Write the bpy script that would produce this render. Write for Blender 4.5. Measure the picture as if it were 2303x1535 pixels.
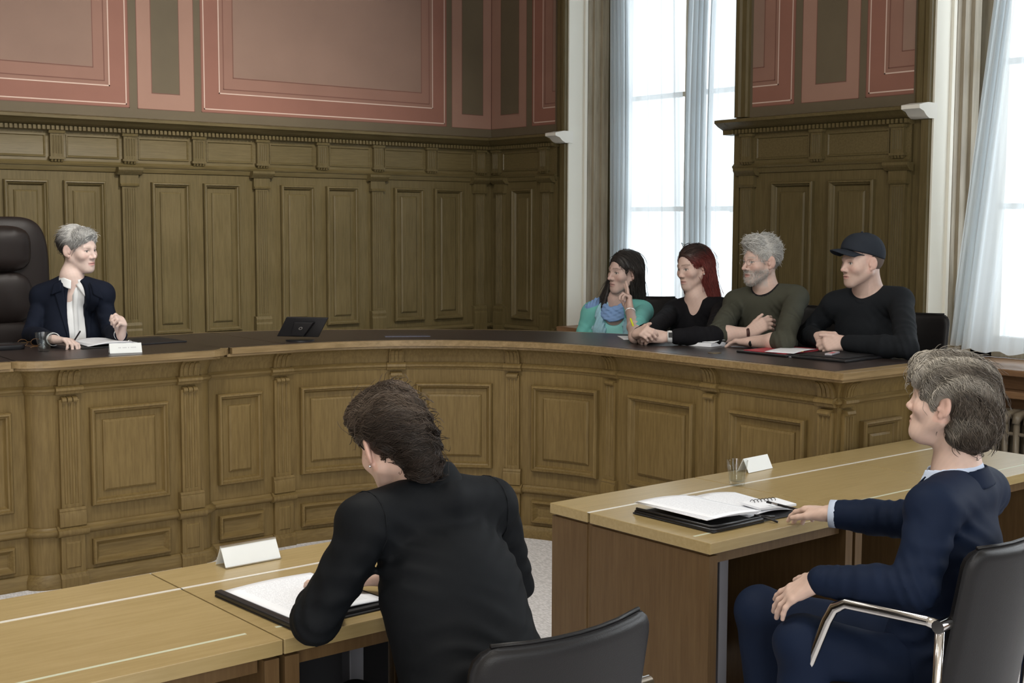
import bpy, math, random
import numpy as np
from mathutils import Vector, Matrix

for o in list(bpy.data.objects):
    bpy.data.objects.remove(o)
C = bpy.context.scene.collection
PI = math.pi
random.seed(4)

# ------------------------------------------------------------------ camera
CAM_Z = 1.70
YAW, PITCH, ROLL = math.radians(50.7455), math.radians(-5.2065), math.radians(0.1615)
FPX = 2939.25
fw = Vector((math.cos(YAW)*math.cos(PITCH), math.sin(YAW)*math.cos(PITCH), math.sin(PITCH)))
rt = Vector((math.sin(YAW), -math.cos(YAW), 0))
up = rt.cross(fw)
r2 = rt*math.cos(ROLL)+up*math.sin(ROLL)
u2 = -rt*math.sin(ROLL)+up*math.cos(ROLL)
cam_d = bpy.data.cameras.new('camera'); cam = bpy.data.objects.new('camera', cam_d); C.objects.link(cam)
cam_d.sensor_width = 36.0; cam_d.lens = 36.0*FPX/2303.0; cam_d.clip_start = 0.05; cam_d.clip_end = 200
m = Matrix((r2, u2, -fw)).transposed().to_4x4(); m.translation = (0, 0, CAM_Z)
cam.matrix_world = m
bpy.context.scene.camera = cam

def at(px, py, d):
    "world point seen at photo pixel (px,py), d metres ahead of the camera"
    v = Vector((0, 0, CAM_Z)) + r2*((px-1151.5)/FPX*d) - u2*((py-767.5)/FPX*d) + fw*d
    return np.array(v)

# ------------------------------------------------------------------ world, lamps, exposure
sc = bpy.context.scene
w = bpy.data.worlds.new('sky'); sc.world = w; w.use_nodes = True
bg = w.node_tree.nodes['Background']; bg.inputs[0].default_value = (0.86, 0.94, 1.0, 1); bg.inputs[1].default_value = 3.4
sc.view_settings.view_transform = 'Standard'; sc.view_settings.look = 'None'
sc.view_settings.exposure = 0.0; sc.view_settings.gamma = 1.0; sc.view_settings.use_curve_mapping = False
sc.cycles.max_bounces = 6; sc.cycles.diffuse_bounces = 3; sc.cycles.glossy_bounces = 3
sc.cycles.transmission_bounces = 6; sc.cycles.transparent_max_bounces = 12
sc.cycles.sample_clamp_indirect = 6.0
sc.cycles.caustics_reflective = False; sc.cycles.caustics_refractive = False

def area(name, loc, rot, sx, sy, power, col=(1, 1, 1)):
    l = bpy.data.lights.new(name, 'AREA'); l.shape = 'RECTANGLE'; l.size = sx; l.size_y = sy; l.energy = power; l.color = col
    o = bpy.data.objects.new(name, l); o.location = loc; o.rotation_euler = rot; C.objects.link(o); return o

# room constants
YB, XR, ZC = 8.22, 6.50, 4.60         # back wall, window wall, ceiling
XL, YF = -3.6, -3.4                   # the two walls behind and left of the camera
WIN = [(7.314, 5.670), (4.245, 2.600), (1.175, -0.47)]   # window openings along the window wall
WZ0, WZ1 = 0.93, 4.20
GX = 6.98                             # plane of the glass
# daylight falling in past the drawn curtain of the second window and through the third
area('daylight', (GX+0.14, 3.15, (WZ0+WZ1)/2), (0, PI/2, 0), WZ1-WZ0, 0.8, 15, (0.93, 0.97, 1.0))
area('daylight', (GX+0.14, 0.35, (WZ0+WZ1)/2), (0, PI/2, 0), WZ1-WZ0, 1.6, 170, (0.93, 0.97, 1.0))
# windows of the street front behind the camera
for x, pw in ((-2.2, 150), (0.9, 70), (4.0, 10)):
    area('daylight', (x, YF-0.03, 2.7), (PI/2, 0, 0), 1.6, 2.8, pw, (1.0, 0.97, 0.93))
# lamps in the ceiling
CEIL_LAMPS = [(-1.4, 1.0, 18), (1.2, 1.2, 22), (-1.4, 3.6, 18), (1.8, 3.4, 95), (-1.4, 6.0, 14), (1.0, 6.0, 14)]
for x, y, pw in CEIL_LAMPS:
    area('ceiling_light', (x, y, ZC-0.09), (0, 0, 0), 0.9, 0.9, pw, (1.0, 0.96, 0.88))

# added spots above the view, put in to brighten the back wall
ADDED_SPOTS = [(1.0, 4.4, 1.0, 3), (2.6, 4.4, 2.9, 6), (3.9, 4.4, 4.1, 22)]
for x, y, tx, pw in ADDED_SPOTS:
    o = area('added_spot_light', (x, y, ZC-0.30), (0, 0, 0), 0.30, 0.30, pw, (1.0, 0.95, 0.88)); o.data.spread = math.radians(66)
    o.rotation_euler = (Vector((tx, YB, 1.5))-Vector((x, y, ZC-0.30))).to_track_quat('-Z', 'Y').to_euler()

# ------------------------------------------------------------------ helpers
def link(o, parent=None):
    C.objects.link(o)
    if parent is not None:
        o.parent = parent
    return o
def tag(o, label=None, cat=None, group=None, kind=None):
    if label: o['label'] = label
    if cat: o['category'] = cat
    if group: o['group'] = group
    if kind: o['kind'] = kind
    return o
def empty(name, loc=(0, 0, 0), rz=0.0):
    o = bpy.data.objects.new(name, None); o.location = loc; o.rotation_euler = (0, 0, rz); o.empty_display_size = 0.1
    C.objects.link(o); return o
def adopt(child, root):
    "parent keeping the child's world coordinates"
    child.parent = root
    child.matrix_parent_inverse = (Matrix.Translation(root.location) @ root.rotation_euler.to_matrix().to_4x4()).inverted()
    return child

class MB:
    def __init__(s): s.v = []; s.f = []; s.mi = []
    def add(s, vs, fs, mi=0):
        b = len(s.v); s.v += [tuple(map(float, v)) for v in vs]
        for f in fs: s.f.append(tuple(b+i for i in f)); s.mi.append(mi)
    def box(s, x0, x1, y0, y1, z0, z1, mi=0, T=None):
        vs = [(x, y, z) for z in (z0, z1) for y in (y0, y1) for x in (x0, x1)]
        if T: vs = [T(*v) for v in vs]
        s.add(vs, [(0, 2, 3, 1), (4, 5, 7, 6), (0, 1, 5, 4), (2, 6, 7, 3), (0, 4, 6, 2), (1, 3, 7, 5)], mi)
    def loft(s, loops, cap0=True, cap1=True, closed=True, mi=0):
        n = len(loops[0]); vs = [p for L in loops for p in L]; fs = []
        for a in range(len(loops)-1):
            for i in range(n if closed else n-1):
                j = (i+1) % n
                fs.append((a*n+i, a*n+j, (a+1)*n+j, (a+1)*n+i))
        if cap0: fs.append(tuple(range(n))[::-1])
        if cap1: fs.append(tuple((len(loops)-1)*n+i for i in range(n)))
        s.add(vs, fs, mi)
    def tube(s, pts, r, n=10, mi=0, flat=None):
        pts = [Vector(p) for p in pts]; loops = []
        rr = r if isinstance(r, (list, tuple)) else [r]*len(pts)
        t0 = (pts[1]-pts[0]).normalized()
        ref = Vector((0, 0, 1)) if abs(t0.z) < .9 else Vector((1, 0, 0))
        a = t0.cross(ref).normalized()
        for i, p in enumerate(pts):
            t = (pts[min(i+1, len(pts)-1)]-pts[max(i-1, 0)]).normalized()
            a = (a - t*a.dot(t)).normalized(); b = t.cross(a)
            fx, fy = flat or (1, 1)
            loops.append([p + a*math.cos(2*PI*k/n)*rr[i]*fx + b*math.sin(2*PI*k/n)*rr[i]*fy for k in range(n)])
        s.loft(loops, mi=mi)
    def lathe(s, prof, c=(0, 0, 0), n=32, mi=0, cap0=True, cap1=True):
        s.loft([[(c[0]+r*math.cos(2*PI*k/n), c[1]+r*math.sin(2*PI*k/n), c[2]+z) for k in range(n)] for r, z in prof], cap0, cap1, mi=mi)
    def sphere(s, c, r, n=16, m_=10, mi=0):
        rx, ry, rz = r if isinstance(r, (list, tuple)) else (r, r, r)
        s.loft([[(c[0]+rx*math.sin(t)*math.cos(2*PI*k/n), c[1]+ry*math.sin(t)*math.sin(2*PI*k/n), c[2]-rz*math.cos(t)) for k in range(n)]
                for t in [PI*(i+.02)/(m_+.04) for i in range(m_+1)]], mi=mi)
    def build(s, name, mats, parent=None, smooth=False, bevel=0.0, seg=2, sub=0, keep=False):
        me = bpy.data.meshes.new(name); me.from_pydata(s.v, [], s.f)
        if not isinstance(mats, (list, tuple)): mats = [mats]
        for m_ in mats: me.materials.append(m_)
        me.polygons.foreach_set('material_index', s.mi)
        import bmesh
        bm = bmesh.new(); bm.from_mesh(me); bmesh.ops.recalc_face_normals(bm, faces=bm.faces); bm.to_mesh(me); bm.free()
        if smooth:
            me.shade_smooth()
            if smooth != 'all': me.set_sharp_from_angle(angle=math.radians(38))
        o = bpy.data.objects.new(name, me); C.objects.link(o)
        if parent is not None:
            if keep: adopt(o, parent)
            else: o.parent = parent
        if bevel:
            b = o.modifiers.new('bevel', 'BEVEL'); b.width = bevel; b.segments = seg; b.limit_method = 'ANGLE'; b.angle_limit = math.radians(40)
        if sub:
            b = o.modifiers.new('sub', 'SUBSURF'); b.levels = sub; b.render_levels = sub
        return o

def copy_tree(o, parent=None):
    c = o.copy(); C.objects.link(c); c.parent = parent
    for ch in list(o.children): copy_tree(ch, c)
    return c

# ------------------------------------------------------------------ materials
def nodes(name):
    m_ = bpy.data.materials.new(name); m_.use_nodes = True
    nt = m_.node_tree; return m_, nt, nt.nodes['Principled BSDF']
def mat(name, col, rough=0.5, metal=0.0, spec=0.5, coat=0.0, sheen=0.0, bump=0.0, bscale=200, var=0.0, vscale=6, sss=0.0, trans=0.0, ior=1.45, attr=None, stretch=(1, 1, 1), crough=.1):
    m_, nt, p = nodes(name)
    p.inputs['Base Color'].default_value = (*col, 1); p.inputs['Roughness'].default_value = rough; p.inputs['Metallic'].default_value = metal
    p.inputs['Specular IOR Level'].default_value = spec; p.inputs['Coat Weight'].default_value = coat; p.inputs['Coat Roughness'].default_value = crough
    p.inputs['Sheen Weight'].default_value = sheen; p.inputs['Transmission Weight'].default_value = trans; p.inputs['IOR'].default_value = ior
    if sss: p.inputs['Subsurface Weight'].default_value = sss; p.inputs['Subsurface Radius'].default_value = (.012, .005, .003); p.inputs['Subsurface Scale'].default_value = 1.0
    L = nt.links
    tc = nt.nodes.new('ShaderNodeTexCoord'); mp = nt.nodes.new('ShaderNodeMapping'); L.new(tc.outputs['Object'], mp.inputs[0])
    mp.inputs['Scale'].default_value = stretch
    src = None
    if attr:
        a = nt.nodes.new('ShaderNodeAttribute'); a.attribute_name = attr; src = a.outputs['Color']
    if var:
        n = nt.nodes.new('ShaderNodeTexNoise'); n.inputs['Scale'].default_value = vscale; n.inputs['Detail'].default_value = 5; L.new(mp.outputs[0], n.inputs['Vector'])
        mr = nt.nodes.new('ShaderNodeMapRange'); mr.inputs[1].default_value = .3; mr.inputs[2].default_value = .7; mr.inputs[3].default_value = 1-var; mr.inputs[4].default_value = 1+var
        L.new(n.outputs[0], mr.inputs[0])
        mx = nt.nodes.new('ShaderNodeVectorMath'); mx.operation = 'SCALE'
        if src: L.new(src, mx.inputs[0])
        else: mx.inputs[0].default_value = col
        L.new(mr.outputs[0], mx.inputs['Scale']); src = mx.outputs[0]
    if src: L.new(src, p.inputs['Base Color'])
    if bump:
        n = nt.nodes.new('ShaderNodeTexNoise'); n.inputs['Scale'].default_value = bscale; n.inputs['Detail'].default_value = 3; L.new(mp.outputs[0], n.inputs['Vector'])
        b = nt.nodes.new('ShaderNodeBump'); b.inputs['Strength'].default_value = bump; b.inputs['Distance'].default_value = .002
        L.new(n.outputs[0], b.inputs['Height']); L.new(b.outputs[0], p.inputs['Normal'])
    return m_
def wood(name, c1, c2, rough=.45, axis='z', scale=9, bump=.15, coat=0.0, spec=.5, ray=0.25):
    m_, nt, p = nodes(name); L = nt.links
    tc = nt.nodes.new('ShaderNodeTexCoord'); mp = nt.nodes.new('ShaderNodeMapping'); L.new(tc.outputs['Object'], mp.inputs[0])
    st = {'x': (.07, 1, 1), 'y': (1, .07, 1), 'z': (1, 1, .07)}[axis]; mp.inputs['Scale'].default_value = st
    n = nt.nodes.new('ShaderNodeTexNoise'); n.inputs['Scale'].default_value = scale*6; n.inputs['Detail'].default_value = 6; n.inputs['Roughness'].default_value = .65; L.new(mp.outputs[0], n.inputs['Vector'])
    n2 = nt.nodes.new('ShaderNodeTexNoise'); n2.inputs['Scale'].default_value = 2.2; n2.inputs['Detail'].default_value = 4; L.new(tc.outputs['Object'], n2.inputs['Vector'])
    ad = nt.nodes.new('ShaderNodeMath'); ad.operation = 'MULTIPLY_ADD'; L.new(n2.outputs[0], ad.inputs[0]); ad.inputs[1].default_value = ray*2
    L.new(n.outputs[0], ad.inputs[2])
    cr = nt.nodes.new('ShaderNodeValToRGB'); cr.color_ramp.elements[0].position = .35+ray; cr.color_ramp.elements[1].position = .65+ray
    cr.color_ramp.elements[0].color = (*c1, 1); cr.color_ramp.elements[1].color = (*c2, 1)
    L.new(ad.outputs[0], cr.inputs[0]); L.new(cr.outputs[0], p.inputs['Base Color'])
    b = nt.nodes.new('ShaderNodeBump'); b.inputs['Strength'].default_value = bump; b.inputs['Distance'].default_value = .002; L.new(n.outputs[0], b.inputs['Height']); L.new(b.outputs[0], p.inputs['Normal'])
    p.inputs['Roughness'].default_value = rough; p.inputs['Coat Weight'].default_value = coat; p.inputs['Coat Roughness'].default_value = .15
    p.inputs['Specular IOR Level'].default_value = spec
    return m_
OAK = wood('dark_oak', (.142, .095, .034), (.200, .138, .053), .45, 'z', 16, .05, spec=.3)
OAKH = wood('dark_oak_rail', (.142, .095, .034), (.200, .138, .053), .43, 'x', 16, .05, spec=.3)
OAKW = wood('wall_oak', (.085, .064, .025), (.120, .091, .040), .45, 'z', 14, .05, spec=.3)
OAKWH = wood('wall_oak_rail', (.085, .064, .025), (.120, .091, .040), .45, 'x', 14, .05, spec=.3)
EDGE = wood('worktop_edge', (.20, .135, .06), (.30, .21, .105), .32, 'x', 9, .1)
DTOP = wood('desk_veneer', (.30, .220, .096), (.355, .266, .126), .30, 'x', 12, .05, spec=.5, ray=.18)
DSIDE = wood('desk_side_veneer', (.088, .050, .020), (.115, .070, .030), .45, 'z', 12, .08, ray=.15, spec=.25)
LEATHER_TOP = mat('desk_leather', (.030, .022, .020), .33, spec=.5, bump=.35, bscale=260, var=.15)
LEATHER = mat('black_leather', (.008, .0075, .008), .42, spec=.32, bump=.25, bscale=420)
LEATHER_BR = mat('brown_black_leather', (.014, .010, .009), .42, spec=.35, bump=.22, bscale=380)
CHROME = mat('chrome', (.62, .60, .58), .14, metal=1.0)
ALU = mat('aluminium', (.72, .73, .75), .32, metal=1.0)
ALUW = mat('pale_metal_strip', (.78, .76, .70), .35, metal=.3)
PAPER = mat('paper', (.80, .82, .87), .6)
CARDM = mat('white_card', (.74, .77, .78), .5)
BLACK = mat('black_plastic', (.012, .012, .014), .35)
BLACKM = mat('matt_black', (.010, .010, .012), .6)
STEEL = mat('grey_metal', (.20, .20, .22), .4, metal=.7)
CREAM = mat('cream_paint', (.70, .68, .60), .5)
WHITEP = mat('white_paint', (.70, .68, .62), .45)
PINK1 = mat('painted_rose', (.240, .108, .078), .7, var=.06, vscale=3)
PINK2 = mat('painted_dusty_rose', (.25, .132, .098), .7, var=.06, vscale=3)
PINK3 = mat('painted_light_rose', (.30, .172, .128), .7, var=.05, vscale=3)
MAUVE = mat('painted_mauve', (.235, .148, .112), .7, var=.07, vscale=2)
OLIVE = mat('painted_olive', (.115, .090, .055), .7, var=.08, vscale=3)
LINEW = mat('painted_cream_line', (.56, .42, .35), .7)
LINED = mat('painted_brown_line', (.16, .070, .050), .7)
PLASTER = mat('plaster', (.52, .47, .40), .8, var=.04)
RADP = mat('radiator_paint', (.17, .14, .10), .35)
GREEN_STRIP = mat('pale_inlay', (.50, .52, .40), .4)

def glass_mat(name, ior=1.45, tint=(1, 1, 1)):
    m_ = bpy.data.materials.new(name); m_.use_nodes = True; nt = m_.node_tree; nt.nodes.clear()
    o = nt.nodes.new('ShaderNodeOutputMaterial'); t = nt.nodes.new('ShaderNodeBsdfTransparent'); g = nt.nodes.new('ShaderNodeBsdfGlossy'); g.inputs['Roughness'].default_value = .02
    t.inputs[0].default_value = (*tint, 1); f0 = nt.nodes.new('ShaderNodeLayerWeight'); f0.inputs[0].default_value = .5; f1 = nt.nodes.new('ShaderNodeMath'); f1.operation = 'POWER'; f1.inputs[1].default_value = 4; nt.links.new(f0.outputs['Facing'], f1.inputs[0]); f = nt.nodes.new('ShaderNodeMath'); f.operation = 'MULTIPLY_ADD'; f.inputs[1].default_value = (ior-1)*1.2; f.inputs[2].default_value = .035; nt.links.new(f1.outputs[0], f.inputs[0]); mx = nt.nodes.new('ShaderNodeMixShader'); nt.links.new(f.outputs[0], mx.inputs[0]); nt.links.new(t.outputs[0], mx.inputs[1]); nt.links.new(g.outputs[0], mx.inputs[2]); nt.links.new(mx.outputs[0], o.inputs[0])
    return m_
PANE = glass_mat('window_pane')
GLASS = glass_mat('drinking_glass', 1.55, (.96, .97, .97))
WATER = glass_mat('water', 1.08, (.90, .92, .92))
def sheer(name, tr=.10):
    m_ = bpy.data.materials.new(name); m_.use_nodes = True; nt = m_.node_tree; nt.nodes.clear(); L = nt.links
    o = nt.nodes.new('ShaderNodeOutputMaterial'); t = nt.nodes.new('ShaderNodeBsdfTransparent'); d = nt.nodes.new('ShaderNodeBsdfDiffuse'); s_ = nt.nodes.new('ShaderNodeBsdfTranslucent')
    t.inputs[0].default_value = (.97, .99, 1, 1); d.inputs[0].default_value = (.78, .82, .84, 1); s_.inputs[0].default_value = (.66, .70, .72, 1)
    m1 = nt.nodes.new('ShaderNodeMixShader'); m1.inputs[0].default_value = .55; L.new(d.outputs[0], m1.inputs[1]); L.new(s_.outputs[0], m1.inputs[2])
    m2 = nt.nodes.new('ShaderNodeMixShader'); lw = nt.nodes.new('ShaderNodeLayerWeight'); lw.inputs[0].default_value = .45
    mr = nt.nodes.new('ShaderNodeMapRange'); mr.inputs[1].default_value = 0; mr.inputs[2].default_value = 1; mr.inputs[3].default_value = 1-tr-.12; mr.inputs[4].default_value = 1.0
    L.new(lw.outputs['Facing'], mr.inputs[0]); L.new(mr.outputs[0], m2.inputs[0]); L.new(t.outputs[0], m2.inputs[1]); L.new(m1.outputs[0], m2.inputs[2]); L.new(m2.outputs[0], o.inputs[0])
    return m_
SHEER = sheer('sheer_curtain')
def carpet():
    m_, nt, p = nodes('grey_carpet'); L = nt.links
    tc = nt.nodes.new('ShaderNodeTexCoord'); mp = nt.nodes.new('ShaderNodeMapping'); L.new(tc.outputs['Object'], mp.inputs[0])
    v = nt.nodes.new('ShaderNodeTexVoronoi'); v.inputs['Scale'].default_value = 110; mp.inputs['Scale'].default_value = (1, .45, 1); mp.inputs['Rotation'].default_value = (0, 0, .6); L.new(mp.outputs[0], v.inputs['Vector'])
    n = nt.nodes.new('ShaderNodeTexNoise'); n.inputs['Scale'].default_value = 6; L.new(tc.outputs['Object'], n.inputs['Vector'])
    cr = nt.nodes.new('ShaderNodeValToRGB'); cr.color_ramp.elements[0].color = (.88, .87, .91, 1); cr.color_ramp.elements[1].color = (.62, .615, .64, 1); cr.color_ramp.elements[0].position = .1; cr.color_ramp.elements[1].position = .75
    L.new(v.outputs['Distance'], cr.inputs[0]); L.new(cr.outputs[0], p.inputs['Base Color']); p.inputs['Roughness'].default_value = .95
    b = nt.nodes.new('ShaderNodeBump'); b.inputs['Strength'].default_value = .6; b.inputs['Distance'].default_value = .004; b.invert = True; L.new(v.outputs['Distance'], b.inputs['Height']); L.new(b.outputs[0], p.inputs['Normal'])
    return m_
CARPET = carpet()
def printed():
    "paper with faint rows of print"
    m_, nt, p = nodes('printed_paper'); L = nt.links
    tc = nt.nodes.new('ShaderNodeTexCoord'); sx = nt.nodes.new('ShaderNodeSeparateXYZ'); L.new(tc.outputs['UV'], sx.inputs[0])
    w1 = nt.nodes.new('ShaderNodeMath'); w1.operation = 'MULTIPLY'; w1.inputs[1].default_value = 34; L.new(sx.outputs[1], w1.inputs[0])
    fr = nt.nodes.new('ShaderNodeMath'); fr.operation = 'FRACT'; L.new(w1.outputs[0], fr.inputs[0])
    g = nt.nodes.new('ShaderNodeMath'); g.operation = 'LESS_THAN'; g.inputs[1].default_value = .42; L.new(fr.outputs[0], g.inputs[0])
    mp = nt.nodes.new('ShaderNodeMapping'); mp.inputs['Scale'].default_value = (60, 34, 1); L.new(tc.outputs['UV'], mp.inputs[0])
    n = nt.nodes.new('ShaderNodeTexNoise'); n.inputs['Scale'].default_value = 1.3; L.new(mp.outputs[0], n.inputs['Vector'])
    g2 = nt.nodes.new('ShaderNodeMath'); g2.operation = 'GREATER_THAN'; g2.inputs[1].default_value = .47; L.new(n.outputs[0], g2.inputs[0])
    # margins
    ms = []
    for i, lo, hi in ((0, .12, .88), (1, .08, .93)):
        a = nt.nodes.new('ShaderNodeMath'); a.operation = 'GREATER_THAN'; a.inputs[1].default_value = lo; L.new(sx.outputs[i], a.inputs[0])
        b = nt.nodes.new('ShaderNodeMath'); b.operation = 'LESS_THAN'; b.inputs[1].default_value = hi; L.new(sx.outputs[i], b.inputs[0]); ms += [a, b]
    cur = g
    for q in [g2]+ms:
        x = nt.nodes.new('ShaderNodeMath'); x.operation = 'MULTIPLY'; L.new(cur.outputs[0], x.inputs[0]); L.new(q.outputs[0], x.inputs[1]); cur = x
    mx = nt.nodes.new('ShaderNodeMix'); mx.data_type = 'RGBA'; mx.inputs[6].default_value = (.80, .82, .87, 1); mx.inputs[7].default_value = (.60, .62, .67, 1)
    L.new(cur.outputs[0], mx.inputs[0]); L.new(mx.outputs[2], p.inputs['Base Color']); p.inputs['Roughness'].default_value = .6
    return m_
PRINT = printed()

# ================================================================== the room
def struct(mb, name, m_, label=None, **k):
    o = mb.build(name, m_, **k); tag(o, label, kind='structure'); return o
b = MB(); b.box(XL, XR, YF, YB, -.1, 0); struct(b, 'floor', CARPET, 'grey woven carpet floor')
b = MB(); b.box(XL, XR+.6, YF, YB+.2, ZC, ZC+.15); struct(b, 'ceiling', PLASTER, 'pale plaster ceiling')
b = MB(); b.box(XL-.2, XL, YF-.2, YB+.2, -.1, ZC); struct(b, 'wall_left', PLASTER)
b = MB()
xs = [XL-.2, -3.0, -1.4, .1, 1.7, 3.2, 4.8, XR+.6]
for i in range(0, 7, 2): b.box(xs[i], xs[i+1], YF-.3, YF, -.1, ZC)
for i in (1, 3, 5):
    b.box(xs[i], xs[i+1], YF-.3, YF, -.1, 1.3); b.box(xs[i], xs[i+1], YF-.3, YF, 4.1, ZC)
struct(b, 'wall_front', PLASTER)
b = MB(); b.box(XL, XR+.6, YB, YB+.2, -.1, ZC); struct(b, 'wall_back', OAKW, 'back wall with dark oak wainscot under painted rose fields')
# window wall with three openings
b = MB()
XW = XR+.60
edges = [YB+.2]+[v for w_ in WIN for v in w_]+[YF-.3]
for i in range(0, len(edges), 2): b.box(XR, XW, edges[i+1], edges[i], -.1, ZC)
for ya, yb in WIN:
    b.box(XR, XW, yb, ya, WZ1, ZC)
    b.box(XR+.18, XW, yb, ya, -.1, WZ0-.05)
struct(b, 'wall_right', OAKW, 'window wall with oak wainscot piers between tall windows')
# raised floor inside the ring of the bench
b = MB(); b.box(XL, XR, 6.75, YB, 0, .33); b.box(5.16, 6.28, 3.6, 6.75, 0, .33); b.box(6.28, XR, 4.4, 6.75, 0, .33); struct(b, 'floor_platform', CARPET)

# ---- coordinate maps: (u along wall, z, out of the wall) -> world
def back_map(u, z, o): return (u, YB-o, z)
def right_map(u, z, o): return (XR-o, u, z)

def rect_loops(mb, F, u0, u1, z0, z1, prof, nu=1, mi=0, cap=True):
    "nested rectangles: prof = [(inset, out)...]"
    loops = []
    for ins, out in prof:
        a, b_, c, d = u0+ins, u1-ins, z0+ins, z1-ins
        L = [F(a+(b_-a)*i/nu, c, out) for i in range(nu+1)]+[F(b_+(a-b_)*i/nu, d, out) for i in range(nu+1)]
        loops.append(L)
    n = len(loops[0]); vs = [p for L in loops for p in L]; fs = []
    for k in range(len(loops)-1):
        for i in range(n):
            j = (i+1) % n; fs.append((k*n+i, k*n+j, (k+1)*n+j, (k+1)*n+i))
    if cap:
        base = (len(loops)-1)*n
        for i in range(nu): fs.append((base+i, base+i+1, base+n-2-i, base+n-1-i))
    mb.add(vs, fs, mi)
RAISED = [(0, 0), (0, .024), (.005, .032), (.013, .034), (.018, .024), (.024, .021), (.030, .008), (.034, .0025), (.062, .0025), (.064, .010), (.074, .017), (.078, .017)]
LOWP = [(0, 0), (0, .020), (.005, .027), (.012, .028), (.019, .018), (.027, .008), (.033, .0025), (.045, .0025)]
def sweep_u(mb, F, u0, u1, prof, n=1, mi=0, caps=True):
    "profile (out,z) swept along u"
    mb.loft([[F(u0+(u1-u0)*i/n, z, o) for o, z in prof] for i in range(n+1)], caps, caps, mi=mi)
def fluted(mb, F, u0, u1, z0, z1, out, nf, gap=None, mi=0):
    "pilaster shaft with nf flutes: cross-section along u"
    wdt = u1-u0; pad = wdt*.10; cell = (wdt-2*pad)/nf; pts = [(u0, 0), (u0, out), (u0+pad*.6, out)]
    for i in range(nf):
        c = u0+pad+cell*(i+.5); h = cell*.33
        for t in (-1, -.6, 0, .6, 1): pts.append((c+h*t, out-(.0 if abs(t) == 1 else .0045 if abs(t) == .6 else .006)))
    pts += [(u1-pad*.6, out), (u1, out), (u1, 0)]
    mb.loft([[F(u, z, o) for u, o in pts] for z in (z0, z1)], mi=mi)
    # closed stops at both ends
    for za, zb in ((z0-.0, z0+.02), (z1-.02, z1+.0)):
        mb.loft([[F(u, z, o) for u, o in ((u0+.0012, .001), (u0+.0012, out-.0008), (u1-.0012, out-.0008), (u1-.0012, .001))] for z in (za+.0003, zb-.0003)], mi=mi)

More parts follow.
